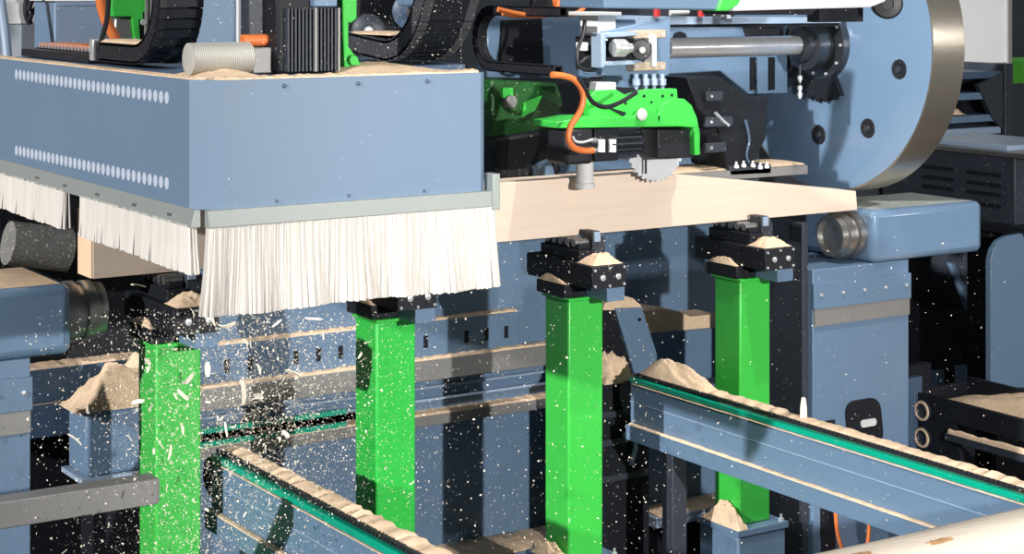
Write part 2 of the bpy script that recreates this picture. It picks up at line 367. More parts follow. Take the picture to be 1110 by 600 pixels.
# ================================================================== chain conveyors (run along Y)
def make_conveyor(x, y0, y1, label, dark=False):
    t = thing('chain_conveyor', label, 'conveyor', (x + .06, (y0 + y1) / 2, 0), 'chain conveyors running towards the viewer')
    H0 = 1.825
    MB().box(x, x + .012, y0, y1, hz(2.015), hz(H0)).build('side_web', BLUE, t, bevel=.003)
    MB().box(x + .11, x + .122, y0, y1, hz(2.015), hz(H0)).build('side_web', BLUE, t, bevel=.003)
    MB().box(x - .028, x + .012, y0, y1, hz(2.022), hz(2.015)).build('flange', BLUE, t, bevel=.001)
    MB().box(x - .028, x - .018, y0, y1, hz(2.085), hz(2.022)).build('lower_lip', BLUE, t, bevel=.002)
    MB().box(x - .0035, x, y0, y1, hz(1.915), hz(1.911)).build('edge_line', PALE, t)
    MB().box(x - .006, x + .035, y0, y1, hz(H0), hz(H0 - .022)).build('guide_strip', TEAL, t, bevel=.003, label='green plastic guide strip')
    MB().box(x + .035, x + .122, y0, y1, hz(H0 + .005), hz(H0 - .02)).build('bed_strip', BLUED, t)
    m = MB(); n = int((y1 - y0) / .0254)
    for i in range(n):
        y = y0 + .004 + i * .0254
        m.box(x + .012, x + .030, y, y + .018, hz(H0 - .028), hz(H0 - .042))
        m.box(x + .016, x + .026, y + .017, y + .027, hz(H0 - .029), hz(H0 - .037))
    m.build('roller_chain', BLACKM, t, smooth=False, label='black roller chain')
    stuffp = dust_strip(x + .038, x + .120, y0 + .02, y1 - .02, hz(H0 - .02), .035, 200, int(x * 10), 'y').build('sawdust_fringe', DUST, t, kind='stuff', label='sawdust caked along the chain')
    dust_strip(x - .026, x - .002, y0 + .02, y1 - .02, hz(2.015), .010, 200, int(x * 11), 'y').build('sawdust_fringe', DUST, t, kind='stuff', label='sawdust line on the flange')
    dust_strip(x - .010, x - .001, y0 + .02, y1 - .02, hz(H0 + .006), .005, 200, int(x * 13), 'y').build('sawdust_fringe', DUST, t, kind='stuff', label='thin sawdust line under the green strip')
    for yy in (y0 + .5, y1 - .25):
        MB().box(x + .02, x + .10, yy - .04, yy + .04, 0, hz(2.0)).build('leg', DARK, t, bevel=.004)
    m = MB().cyl((x + .005, y1 + .02, hz(1.90)), (x + .117, y1 + .02, hz(1.90)), .075, 20); m.build('return_sprocket', BLACK, t)
    return t
make_conveyor(5.0, 2.8, 6.78, 'long blue chain conveyor with green strip crossing in front of the far right column')
make_conveyor(2.83, 2.8, 6.55, 'blue chain conveyor with green strip at the bottom between the two left columns')

# ================================================================== peeled log in the foreground
lx0, lx1, ly, lr = 3.40, 6.6, 3.74, .118
lzc = hz(1.785) + lr - .002
m = MB(); rings = []; nseg = 26
for i in range(34):
    x = lx0 + (lx1 - lx0) * i / 33
    ring = []
    for k in range(nseg):
        a = 2 * math.pi * k / nseg
        ca, sa = math.cos(a), math.sin(a)
        q = (abs(ca) ** 4 + abs(sa) ** 4) ** (-.25)                 # squarish hewn log
        rr = lr * (.90 + .10 * (q - 1) / .19) * (1 + .012 * math.sin(3 * a + x * 2) + .008 * math.sin(7 * a - x * 9))
        ring.append((x, ly + rr * ca, lzc + rr * sa))
    rings.append(ring)
log = tag(m.loft(rings).build('peeled_log', LOGM), 'pale peeled log with brown bark patches at the bottom right corner', 'log')
def bark_patch(cx, a0, lx, la, seed):
    r = random.Random(seed); mm = MB(); n = 18
    ctr = []; 
    for k in range(n):
        t = 2 * math.pi * k / n; s = 1 + r.uniform(-.3, .25)
        ctr.append((cx + lx * math.cos(t) * s, a0 + la * math.sin(t) * s))
    def P(x, a, off):
        ca, sa = math.cos(a), math.sin(a); q = (abs(ca) ** 4 + abs(sa) ** 4) ** (-.25)
        rr = lr * (.90 + .10 * (q - 1) / .19) * (1 + .012 * math.sin(3 * a + x * 2) + .008 * math.sin(7 * a - x * 9)) + off
        return Vector((x, ly + rr * ca, lzc + rr * sa))
    outer = [P(x, a, -.002) for x, a in ctr]; mid = [P(cx + (x - cx) * .85, a0 + (a - a0) * .85, .003) for x, a in ctr]
    inn = [P(cx + (x - cx) * .4, a0 + (a - a0) * .4, .004) for x, a in ctr]
    mm.loft([outer, mid, inn]); return mm
for i, (cx, a0, lx, la) in enumerate(((3.62, 2.55, .06, .22), (3.80, 2.05, .05, .10), (4.22, 2.35, .05, .25), (3.52, 1.9, .04, .18), (4.0, 3.0, .09, .15))):
    bark_patch(cx, a0, lx, la, i).build('bark_patch', BARK, log, label='brown patch of bark')
# trestle under the log's near end (below the frame)
tr = thing('log_trestle', 'dark steel trestle carrying the left end of the peeled log', 'stand', (3.42, ly, 0))
MB().box(3.38, 3.46, ly - .16, ly + .16, hz(1.85), hz(1.785)).build('saddle', DARK, tr, bevel=.005)
for s in (-1, 1): MB().box(3.39, 3.45, ly + s * .12 - .03, ly + s * .12 + .03, 0, hz(1.85)).build('leg', DARK, tr)

# ================================================================== grey steel bar in the left foreground
bY = 5.67; pA = pt(160, 548, Y=bY); pB = pt(160, 521, Y=bY)
gb = thing('steel_bar', 'grey square steel bar with a plain cut end, pointing in from the left edge', 'bar', (1.5, bY, 0))
xe2 = pt(172, 520, Y=bY).x
MB().box(1.30, xe2, bY, bY + .085, pA.z, pB.z + .004).build('tube', GREY, gb, bevel=.004)
MB().box(xe2 - .001, xe2 + .004, bY + .004, bY + .081, pA.z + .004, pB.z).build('end_cap', DSTEEL, gb)
MB().box(1.30, 1.38, bY + .005, bY + .08, 0, pA.z).build('leg', GREY, gb, bevel=.004)

# ================================================================== roller drive units at both ends of the beam
def drive_unit(xa, xb, coll_dir, label, strip_x0, strip_x1, py0, extra):
    y0, y1 = 6.42, 6.92
    t = thing('roller_drive', label, 'roller unit', ((xa + xb) / 2, (y0 + y1) / 2, 0))
    h0, h1 = 1.081, 1.335
    bev = MB().box(xa, xb, y0, y1, hz(h1), hz(h0)).build('housing', BLUEG, t, bevel=.035, seg=4)
    xc = xb if coll_dir > 0 else xa
    cy, cz = (y0 + .14), hz(1.205)
    rr = .112
    pr = [(0, rr * .96), (.02, rr), (.05, rr), (.055, rr * .86), (.075, rr * .86), (.08, rr * .98), (.115, rr * .98), (.12, rr * .90), (.155, rr * .88), (.157, rr * .72), (.13, rr * .66), (.128, .001)]
    MB().lathe((xc - coll_dir * .003, cy, cz), (coll_dir, 0, 0), pr, 36, caps=False).build('roller_collar', DSTEEL, t, label='dull steel roller collar')
    p = MB().box(strip_x0, strip_x1, y0 + .02, y1 - .05, 0, hz(h1)).build('pedestal', BLUE, t, bevel=.004)
    MB().box(strip_x0 - .004, strip_x1 + .004, y0 + .006, y0 + .02, hz(1.52), hz(1.40)).build('mounting_plate', BLUE, p, bevel=.002)
    MB().box(strip_x0 + .004, strip_x1 - .002, y0 + .010, y0 + .02, hz(1.60), hz(1.52)).build('scraper_strip', GREY, p, bevel=.001, label='bare steel strip')
    for i in range(5):
        xx = strip_x0 + .04 + i * (strip_x1 - strip_x0 - .07) / 4
        MB().lathe((xx, y0 + .006, hz(1.455)), (0, -1, 0), [(0, .009), (.006, .009), (.008, .005)], 10).build('bolt', BOLT, p)
    return t, p
u2, p2 = drive_unit(6.17, 6.92, -1, 'blue roller unit on a tall pedestal at the right end of the beam', pt(881, 350, Y=6.44).x, pt(985, 350, Y=6.44).x, 0, True)
u1, p1 = drive_unit(1.35, 2.235, 1, 'blue roller unit on a pedestal at the left edge, beside the beam end', 1.62, pt(33, 430, Y=6.44).x, 0, False)
MB().box(pt(889, 560, Y=6.44).x, pt(904, 560, Y=6.44).x, 6.432, 6.45, .02, hz(2.05)).build('cable_slot', BLACK, p2, label='black vertical slot')
# access hole of the right pedestal: dark recessed cover with a rounded outline
def rrect(cx, cy, w, h, r, Y, n=5, shear=0):
    out = []
    for (sx, sy, a0) in ((1, 1, 0), (-1, 1, 90), (-1, -1, 180), (1, -1, 270)):
        for k in range(n + 1):
            a = math.radians(a0 + 90 * k / n); dz = sy * (h / 2 - r) + r * math.sin(a)
            out.append(Vector((cx + sx * (w / 2 - r) + r * math.cos(a) + shear * dz, Y, cy + dz)))
    return out
hc = pt(936, 458, Y=6.44)
MB().prism(rrect(hc.x, hc.z, .225, .23, .06, 6.43, shear=-.12), (0, .012, 0)).build('hole_cover', BLACK, p2, label='black rounded access opening')
MB().prism(rrect(hc.x + .02, hc.z - .0, .10, .035, .015, 6.424), (0, .008, 0)).build('hole_bar', GREYW, p2)
stuff(heap(6.20, 6.88, 6.46, 6.88, hz(1.081), .010, 26, 41), 'sawdust_layer', 'thin grey sawdust film on top of the right roller unit', 'sawdust', mat('thin_dust_film', (.34, .38, .36), .9, var=.35, scale=14, specks=.8))
stuff(heap(1.45, 2.20, 6.45, 6.90, hz(1.081), .035, 20, 42, skew=(-.3, .2)), 'sawdust_layer', 'sawdust drift on top of the left roller unit', 'sawdust')

# ================================================================== machine bed behind the columns
BYW = 7.70
bed = thing('machine_bed', 'long blue machine bed with horizontal rails behind the green columns', 'machine', (4.2, BYW + .1, 0))
MB().box(3.06, 6.55, BYW, BYW + .12, hz(2.75), hz(.86)).build('back_panel', BLUE, bed)
MB().box(3.05, 5.35, BYW - .30, BYW, hz(2.80), hz(2.735)).build('ledge', BLUE, bed, bevel=.004)
xb1 = pt(563, 345, Y=BYW - .06).x
sb = MB().box(3.06, xb1, BYW - .06, BYW - .001, hz(1.80), hz(1.625)).build('slotted_bar', BLUE, bed, bevel=.004)
for i in range(14):
    xx = xb1 - .07 - i * .115
    if i % 4 == 3 or xx < 3.1: continue
    MB().box(xx - .02, xx + .004, BYW - .0615, BYW - .055, hz(1.75), hz(1.69)).build('slot', BLACK, sb)
MB().box(3.06, 5.2, BYW - .11, BYW - .001, hz(1.90), hz(1.80)).build('guide_rail', GREY, bed, bevel=.004, label='grey guide rail')
for hh in (1.945, 2.005): MB().box(3.06, 5.2, BYW - .03, BYW - .001, hz(hh + .012), hz(hh)).build('guide_rail', PALE, bed, bevel=.002, label='thin pale rail')
MB().box(3.06, 5.2, BYW - .09, BYW - .001, hz(2.12), hz(2.07)).build('guide_rail', GREY, bed, bevel=.003, label='grey guide rail')
m = MB()
for hh in (1.975, 2.035):
    m.box(3.06, 3.95, BYW - .12, BYW - .10, hz(hh + .022), hz(hh))
m.build('chain_guide', TEAL, bed, label='teal chain guide strips')
m = MB()
for i in range(44): m.box(3.07 + i * .02, 3.082 + i * .026, BYW - .118, BYW - .102, hz(2.03), hz(2.0))
m.build('roller_chain', BLACKM, bed)
MB().box(3.05, 5.35, BYW - .02, BYW, hz(HC - .02), hz(2.80)).build('plinth', BLACK, bed)
for x0, x1, y0, y1, h, s, w in ((3.06, xb1, BYW - .06, BYW, 1.625, 51, 'slotted bar'), (3.06, 5.2, BYW - .11, BYW - .06, 1.80, 52, 'upper grey rail'), (3.06, 5.2, BYW - .09, BYW - .001, 2.07, 53, 'lower grey rail'), (3.06, 5.34, BYW - .295, BYW - .01, 2.735, 54, 'bottom ledge')):
    stuff(dust_strip(x0 + .01, x1 - .01, y0 + .003, y1 - .003, hz(h), .018, 140, s), 'sawdust_line', 'line of sawdust lying on the %s of the machine bed' % w, 'sawdust')

# dark uprights in front of the bed
def upright(name, px0, px1, y0, y1, Y, t, m, label, cat='upright'):
    a, b = pt(px0, y0, Y=Y), pt(px1, y1, Y=Y)
    o = MB().box(a.x, b.x, Y, Y + t, b.z, a.z).build(name, m, bevel=.004); return tag(o, label, cat)
o = thing('side_plate', 'charcoal plate with a square hole on the left side of the right pedestal', 'plate', (5.77, 6.57, 0))
MB().box(5.755, 5.790, 6.455, 6.70, 0, hz(1.115)).build('plate', DARK, o, bevel=.003)
hq = pt(863, 253, X=5.755); MB().box(5.752, 5.760, hq.y - .04, hq.y + .04, hq.z - .035, hq.z + .035).build('square_hole', BLACK, o)

# ------------------------------------------------------------------ sloping chute guards behind the third column
g1_ = thing('chute_guard', 'blue slanted guard plate just right of the third green column', 'guard', (5.2, 7.3, hz(2.0)))
Yg = 7.25
plate([(652, 334), (667, 334), (692, 412), (655, 412)], Yg + .02, .20).build('side_plate', BLACK, g1_)
plate([(667, 334), (696, 333), (714, 388), (700, 412), (690, 412)], Yg, .22).build('front_plate', BLUE, g1_, bevel=.004)
p = pt(693, 346, Y=Yg); MB().cyl((p.x, Yg - .003, p.z), (p.x, Yg + .002, p.z), .010, 12).build('hole', BLACK, g1_)
for q in ((688, 386), (706, 384)):
    p = pt(*q, Y=Yg); MB().lathe((p.x, Yg, p.z), (0, -1, 0), [(0, .008), (.005, .005)], 10).build('bolt', BOLT, g1_)
MB().box(5.12, 5.45, Yg + .02, Yg + .2, hz(2.018), pt(680, 412, Y=Yg).z).build('foot', BLACK, g1_)
g2_ = thing('chute_guard', 'blue slanted guard box with rounded sawdust top, left of the furthest green column', 'guard', (5.6, 7.35, hz(2.0)))
plate([(701, 362), (776, 355), (776, 408), (722, 420), (714, 400)], 7.38, .2).build('front_plate', BLUE, g2_, bevel=.004)
a, b = pt(715, 420, Y=7.38), pt(776, 420, Y=7.38)
MB().box(a.x, b.x, 7.40, 7.56, hz(2.018), hz(1.96)).build('foot', BLACK, g2_)
def slope_dust(pxs, Y, t, seed):
    return plate(pxs, Y, t)
stuff(plate([(653, 336), (656, 329), (664, 323), (675, 320), (686, 323), (694, 330), (697, 335)], Yg + .01, .19), 'sawdust_heap', 'rounded sawdust cap on the slanted guard beside the third column', 'sawdust')
stuff(plate([(701, 364), (698, 345), (701, 337), (715, 334), (735, 337), (748, 343), (776, 340), (776, 357)], 7.40, .16), 'sawdust_heap', 'sawdust bank on top of the second slanted guard', 'sawdust')
pL = pt(655, 418, Y=7.0)
stuff(heap(pL.x - .03, pL.x + .17, 6.95, 7.15, pL.z, .11, seed=61), 'sawdust_heap', 'sawdust heap behind the third column next to the conveyor end', 'sawdust')
cp = pt(722, 414, X=5.06)
stuff(heap(5.02, 5.14, 6.18, 6.77, hz(1.80), .085, seed=62, skew=(0, .5)), 'sawdust_heap', 'large sawdust heap at the far end of the long right conveyor', 'sawdust')
# dark bracket block carrying that heap, and lower blue box behind
o = thing('end_bracket', 'black bracket block at the far end of the right conveyor', 'bracket', (pt(675, 500, Y=7.0).x, 7.0, 0))
a, b = pt(655, 418, Y=6.95), pt(704, 418, Y=6.95)
MB().box(a.x - .03, b.x, 6.95, 7.15, 0, a.z).build('block', BLACK, o, bevel=.006)
for hh in (.12, .25, .42): MB().box(a.x - .02, b.x - .01, 6.935, 6.95, a.z - hh - .03, a.z - hh).build('rib', DARK, o, bevel=.002)
m = MB(); p = pt(682, 490, Y=6.93); m.tube([(p.x - .03, 6.93, p.z + .08), (p.x, 6.91, p.z + .11), (p.x + .03, 6.92, p.z + .03), (p.x + .01, 6.93, p.z - .06)], .012, 8)
m.build('clamp_lever', PALE, o)
o = thing('lower_box', 'blue lower box with sawdust ledge under the far end of the conveyor', 'box', (5.4, 7.2, 0))
a, b = pt(706, 470, Y=7.18), pt(775, 470, Y=7.18)
MB().box(a.x - .25, b.x + .05, 7.18, 7.6, hz(2.55), hz(2.02)).build('panel', BLUE, o, bevel=.004)
MB().box(a.x - .12, b.x + .02, 6.98, 7.5, hz(2.60), hz(2.55)).build('ledge', PALE, o, bevel=.004)
MB().box(a.x - .06, b.x, 7.05, 7.5, 0, hz(2.60)).build('base', BLACK, o)
stuff(dust_strip(a.x - .1, b.x, 6.99, 7.17, hz(2.55), .012, 60, 71), 'sawdust_line', 'sawdust on the ledge of the lower blue box', 'sawdust')
# pale cables and cross beams below right conveyor
o = thing('cross_frame', 'blue steel uprights below the right conveyor beside the orange cable', 'frame', (6.0, 6.9, 0))
for px0, px1 in ((858, 868), (889, 905), (918, 1000)):
    a, b = pt(px0, 560, Y=6.9), pt(px1, 560, Y=6.9); MB().box(a.x, b.x, 6.9, 6.96, 0, hz(2.05)).build('upright', BLUED if px0 > 900 else BLUE, o, bevel=.004)
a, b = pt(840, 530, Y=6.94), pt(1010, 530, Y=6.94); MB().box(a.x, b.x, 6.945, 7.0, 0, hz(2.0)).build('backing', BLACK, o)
m = MB().tube([pt(905, 540, Y=6.38), pt(906, 560, Y=6.38), pt(908, 578, Y=6.38), pt(914, 596, Y=6.38), pt(926, 606, Y=6.38), pt(938, 596, Y=6.38), pt(942, 575, Y=6.38), pt(941, 555, Y=6.38)], .009, 8)
tag(m.build('orange_cable', ORANGE), 'looped orange cable hanging below the right conveyor', 'cable')
# far left dark rails
o = thing('rear_rail_frame', 'dark rail frame with sawdust at the left behind the leftmost column', 'frame', (2.0, 7.7, 0))
for (xa, ya), (xb_, yb) in (((30, 402), (152, 386)), ((30, 440), (110, 432))):
    a, b = pt(xa, ya, Y=7.5), pt(xb_, yb, Y=7.5)
    MB().box(a.x - .2, b.x, 7.5, 7.62, a.z - .14, a.z).build('rail', BLUED, o, bevel=.003)
    dust_strip(a.x - .2, b.x, 7.503, 7.617, a.z, .016, 50, 80 + int(ya)).build('sawdust_line', DUST, o, kind='stuff', label='line of sawdust on the rail')
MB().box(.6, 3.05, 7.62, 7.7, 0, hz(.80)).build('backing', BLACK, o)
a, b = pt(11, 264, Y=7.5), pt(76, 264, Y=7.5)
MB().cyl((a.x, 7.53, a.z), (b.x, 7.53, b.z - .03), .092, 24).build('dusty_roller', mat('dusty_grey_steel', (.20, .20, .20), .6, var=.4, scale=16, specks=.9), o, label='grey dusty roller')
a, b = pt(93, 448, Y=7.2), pt(150, 510, Y=7.2)
o = thing('side_cabinet', 'blue box behind the leftmost green column in the spray', 'box', ((a.x + b.x) / 2, 7.3, 0))
MB().box(a.x, b.x + .2, 7.2, 7.42, b.z, a.z).build('body', BLUE, o, bevel=.02)
MB().box(a.x - .02, b.x + .2, 7.19, 7.44, b.z - .02, b.z).build('bottom_flange', PALE, o)
MB().box(a.x + .05, b.x + .15, 7.25, 7.4, 0, b.z - .02).build('foot', BLACK, o)
stuff(heap(a.x - .04, b.x + .19, 7.2, 7.43, a.z, .14, seed=92, skew=(.3, .2)), 'sawdust_heap', 'big sawdust mound left of the leftmost green column', 'sawdust')

# ================================================================== machinery above: cable chains
def cable_chain(path, width, axis, thick, label, name='cable_chain', m=BLACKM, inner=True):
    """path: centre line points; links are boxes of given width along axis"""
    t = thing(name, label, 'cable chain', path[0])
    ax = Vector(axis).normalized()
    P = [Vector(p) for p in path]
    Q = [P[0]]; step = .034
    acc = 0
    for a, b in zip(P, P[1:]):
        L = (b - a).length; n = max(1, int(L / .005))
        for k in range(1, n + 1):
            q = a.lerp(b, k / n)
            if (q - Q[-1]).length >= step: Q.append(q)
    mms = [MB(), MB()]; rail = MB()
    for i, (a, b) in enumerate(zip(Q, Q[1:])):
        d = (b - a).normalized(); nrm = d.cross(ax).normalized(); a2 = a - d * .002; b2 = b - d * .004
        tk = thick * .5
        for mm, s0, s1 in ((mms[0], 0, .16), (mms[1], .84, 1)):
            w0, w1 = ax * width * s0, ax * width * s1
            mm.loft([[a2 + w0 - nrm * tk, a2 + w1 - nrm * tk, a2 + w1 + nrm * tk, a2 + w0 + nrm * tk], [b2 + w0 - nrm * tk, b2 + w1 - nrm * tk, b2 + w1 + nrm * tk, b2 + w0 + nrm * tk]])
        for sg in (-1, 1):
            c0 = nrm * sg * tk * .92; c1 = nrm * sg * tk * .70; a3, b3 = a.lerp(b, .0), a.lerp(b, .93)
            rail.loft([[a3 + c0, a3 + ax * width + c0, a3 + ax * width + c1, a3 + c1], [b3 + c0, b3 + ax * width + c0, b3 + ax * width + c1, b3 + c1]])
    for mm in mms: mm.build('side_links', m, t, smooth=False)
    rail.build('cross_bars', BLACK, t, smooth=False)
    return t
def arc(X, cy, cz, r, a0, a1, n=14): return [Vector((X, cy + r * math.cos(math.radians(a)), cz + r * math.sin(math.radians(a)))) for a in [a0 + (a1 - a0) * i / n for i in range(n + 1)]]
# left chain: runs on the hood top towards the viewer, then curves up out of the frame
XL = 2.36; zt = hz(HT) + .045
yfr = 5.93; rad = .22
path = [Vector((XL, 6.55, zt))] + arc(XL, yfr + rad, zt + rad, rad, 270, 180, 12) + [Vector((XL, yfr - .0, zt + rad + .35))]
cable_chain(path, .16, (1, 0, 0), .07, 'thick black cable chain curving upward on top of the hood, at its left')
stuff(dust_strip(XL + .005, XL + .15, 6.12, 6.5, zt + .036, .012, 40, 95, 'y'), 'sawdust_layer', 'sawdust lying on the left curved cable chain', 'sawdust')
m = MB().box(XL - .01, XL + .17, 6.53, 6.57, zt - .035, zt + .045); tag(m.build('chain_clamp', STEEL, bevel=.004), 'bright clamp at the rear end of the left cable chain', 'clamp')
# comb strip with orange hoses, further back on the hood
o = thing('cable_tray', 'low black cable tray with orange hoses on the hood top near the left edge', 'cable tray', (2.4, 7.0, hz(HT)))
MB().box(2.36, 2.42, 6.60, 7.40, hz(HT), hz(HT - .03)).build('tray', BLACKM, o)
for i in range(5):
    MB().tube([(2.44 + i * .02, 6.6, hz(HT - .045)), (2.44 + i * .02, 6.9, hz(HT - .05)), (2.44 + i * .02, 7.40, hz(HT - .045))], .009, 8, 2).build('hose', ORANGE if i % 2 == 0 else BLACKM, o)
m = MB()
for i in range(20): m.box(2.425, 2.435, 6.62 + i * .039, 6.632 + i * .039, hz(HT), hz(HT - .055))
m.build('comb', BOLT, o)
MB().box(2.42, 2.55, 6.60, 7.40, hz(HT), hz(HT - .034)).build('floor_plate', BLACK, o)
# middle chain
XM = 3.50; zt2 = hz(.31) + .045
path = [Vector((XM, 6.75, zt2 + .03))] + arc(XM, 6.10 + .30, zt2 + .30, .30, 268, 205, 12) + [Vector((XM, 5.98, zt2 + .42)), Vector((XM, 5.93, zt2 + .75))]
cable_chain(path, .24, (1, 0, 0), .085, 'wide dusty black cable chain curving upward behind the right corner of the hood', m=mat('dusty_black_plastic', (.05, .052, .06), .5, var=.4, scale=30, specks=.55))
stuff(dust_strip(XM + .005, XM + .23, 6.35, 6.75, zt2 + .062, .012, 40, 96, 'y'), 'sawdust_layer', 'sawdust lying on the middle cable chain', 'sawdust')
o = MB().box(3.26, 3.76, 6.2, 8.1, hz(.345), hz(.315)).build('carriage_deck', BLUED, bevel=.004); tag(o, 'dark blue carriage deck under the middle cable chain', 'deck')
# right chain: U-shaped loop open towards the viewer
XC = 4.40
ya, yb = pt(600, 80, X=XC).y, pt(524, 70, X=XC).y
zb = pt(560, 74, X=XC).z; ztp = pt(560, 12, X=XC).z; rd = (ztp - zb) / 2
path = [Vector((XC, ya, zb))] + arc(XC, yb - rd * .4, zb + rd, rd, 270, 450, 20) + [Vector((XC, ya - .05, ztp))]
cable_chain(path, .05, (1, 0, 0), .045, 'narrow black cable chain looping in a U left of the green saw head')

# ================================================================== machinery behind the hood (left to right)
# pale wall unit and cables at the far left
o = thing('control_panel', 'pale grey panel with black cables at the upper left corner', 'panel', (3.0, 8.6, 0))
a, b = pt(-20, 26, Y=8.6), pt(52, 26, Y=8.6)
MB().box(a.x, b.x, 8.6, 8.66, a.z, a.z + .6).build('upper_panel', GREYW, o)
MB().box(a.x, b.x, 8.59, 8.66, hz(.9), a.z - .004).build('lower_panel', mat('grey_blue_sheet', (.30, .34, .38), .6, var=.15), o)
MB().tube([pt(32, -10, Y=8.55), pt(28, 5, Y=8.55), pt(29, 18, Y=8.55), pt(33, 26, Y=8.55)], .014, 8).build('cable', BLACKM, o)
MB().tube([pt(44, 5, Y=8.54), pt(36, 12, Y=8.54), pt(32, 22, Y=8.54)], .012, 8).build('cable', BLACKM, o)
MB().tube([pt(40, -8, Y=8.53), pt(34, 2, Y=8.53), pt(31, 12, Y=8.53)], .012, 8).build('cable', BLACKM, o)
MB().box(a.x, b.x, 8.66, 8.75, 0, a.z + .6).build('backing', DARK, o)
m = MB().tube([pt(-2, -20, X=2.52), pt(2, 10, X=2.52), pt(6, 40, X=2.52), pt(8, 62, X=2.52)], .022, 10)
tag(m.build('air_pipe', PALE), 'pale blue pipe rising from the hood at the left edge', 'pipe')
# blue cabinet
o = thing('blue_cabinet', 'blue cabinet with a lit left side standing behind the left part of the hood', 'cabinet', (pt(75, 40, Y=8.2).x, 8.4, 0))
a, b, c_ = pt(59, 50, Y=8.2), pt(112, 50, Y=8.2), pt(80, 1, Y=8.2)
MB().box(a.x, b.x, 8.2, 8.49, 0, c_.z).build('body', BLUE, o, bevel=.006)
MB().box(a.x + .01, b.x - .01, 8.19, 8.2, .2, c_.z - .02).build('door', BLUED, o, bevel=.003, label='darker blue door')
MB().box(a.x - .02, b.x + .02, 8.17, 8.50, c_.z, c_.z + .02).build('lid', GREYW, o)
# green tool unit with dark guard and orange hose
o = thing('tool_spindle', 'bright green tool unit with grey guard standing on the hood behind the left cable chain', 'tool unit', (2.75, 6.75, hz(HT)))
Yt = 6.72
plate([(122, -30), (176, -30), (165, 12), (155, 14), (156, 22), (151, 22), (153, 56), (147, 56), (143, 18), (124, 18), (121, 10)], Yt, .05).build('bracket', GREEN, o, bevel=.004)
plate([(125, 19), (143, 19), (147, 56), (122, 58)], Yt + .01, .12).build('guard', DSTEEL, o, bevel=.01)
m = MB()
for i in range(5): m.box(pt(157 + i * 4.5, 5, Y=Yt).x, pt(159.5 + i * 4.5, 5, Y=Yt).x, Yt - .01, Yt + .1, hz(HT), hz(.04))
m.build('fins', GREY, o)
MB().box(pt(155, 5, Y=Yt).x, pt(180, 5, Y=Yt).x, Yt + .01, Yt + .2, hz(HT), hz(-.05)).build('motor_body', BLACKM, o)
m = MB().lathe(pt(155, 24, Y=Yt - .012), (0, -1, 0), [(0, .012), (.01, .012)], 10); m.build('bolt', BOLT, o)
m = MB().tube([pt(108, -12, Y=6.6), pt(110, 5, Y=6.6), pt(115, 22, Y=6.6), pt(122, 36, Y=6.6), pt(126, 44, Y=6.6)], .020, 10)
tag(m.build('orange_hose', ORANGE), 'thick orange hose beside the green tool unit at upper left', 'hose')
m = MB().tube([pt(118, -5, Y=6.5), pt(116, 20, Y=6.5), pt(111, 40, Y=6.5), pt(106, 55, Y=6.5)], .010, 8)
tag(m.build('black_cable', BLACKM), 'black cable hanging next to the thick orange hose', 'cable')
# second blue cabinet
o = thing('blue_cabinet', 'light blue cabinet with pale right edge behind the middle of the hood', 'cabinet', (pt(236, 40, Y=7.6).x, 7.7, 0))
a, b = pt(198, 50, Y=7.86), pt(256, 50, Y=7.86)
MB().box(a.x, b.x, 7.86, 8.25, 0, hz(-.05)).build('body', HOODB, o, bevel=.006)
MB().box(b.x, pt(270, 40, Y=7.84).x, 7.84, 8.25, 0, hz(-.05)).build('edge_column', GREYW, o, bevel=.004)
# corrugated duct
a, b = pt(203, 67, Y=5.50), pt(272, 67, Y=5.50)
zc = hz(HT) + .053
pr = [(0, .042)]
L = b.x - a.x; n = 34
for i in range(n): pr += [(.004 + i * (L - .008) / n, .052), (.004 + (i + .5) * (L - .008) / n, .048)]
pr += [(L, .042)]
tag(MB().lathe((a.x, 5.50, zc), (1, 0, 0), pr, 28).build('corrugated_duct', mat('grey_duct', (.50, .49, .46), .5, .2, var=.15, specks=.3)), 'grey corrugated duct lying on the hood beside the black finned motor', 'duct')
# small grey block with orange cap
o = thing('valve_block', 'small grey valve block with an orange hose on top beside the grey duct', 'valve', (2.7, 5.56, hz(HT)))
a, b = pt(274, 60, Y=5.52), pt(300, 60, Y=5.52)
MB().box(a.x, b.x, 5.52, 5.64, hz(HT), hz(HT) + .085).build('block', GREY, o, bevel=.004)
MB().cyl((a.x - .02, 5.56, hz(HT) + .108), (b.x + .02, 5.56, hz(HT) + .108), .02, 12).build('hose', ORANGE, o)
MB().box(a.x + .01, b.x - .01, 5.57, 5.64, hz(HT) + .085, hz(HT) + .36).build('upper_block', DARK, o, bevel=.004)
# black finned motor
o = thing('finned_motor', 'tall black finned motor standing upright on the middle of the hood', 'motor', (2.85, 5.6, hz(HT)))
a, b = pt(303, 60, Y=5.46), pt(370, 60, Y=5.46)
MB().box(a.x, b.x, 5.48, 5.74, hz(HT), hz(-.12)).build('body', BLACK, o, bevel=.01)
m = MB(); nf = 15
for i in range(nf):
    xx = a.x + .03 + (b.x - a.x - .04) * i / (nf - 1); m.box(xx - .003, xx + .003, 5.455, 5.485, hz(HT - .006), hz(.08))
m.build('cooling_fins', DARK, o)
for q in (.52, .98): MB().box(a.x + .03 + (b.x - a.x - .04) * q - .003, a.x + .03 + (b.x - a.x - .04) * q + .003, 5.448, 5.48, hz(HT - .004), hz(.078)).build('tie_rod', GREY, o)
MB().box(pt(339, 5, Y=5.46).x, pt(364, 5, Y=5.46).x, 5.448, 5.482, hz(.074), hz(-.02)).build('terminal_box', BLUE, o, bevel=.004)
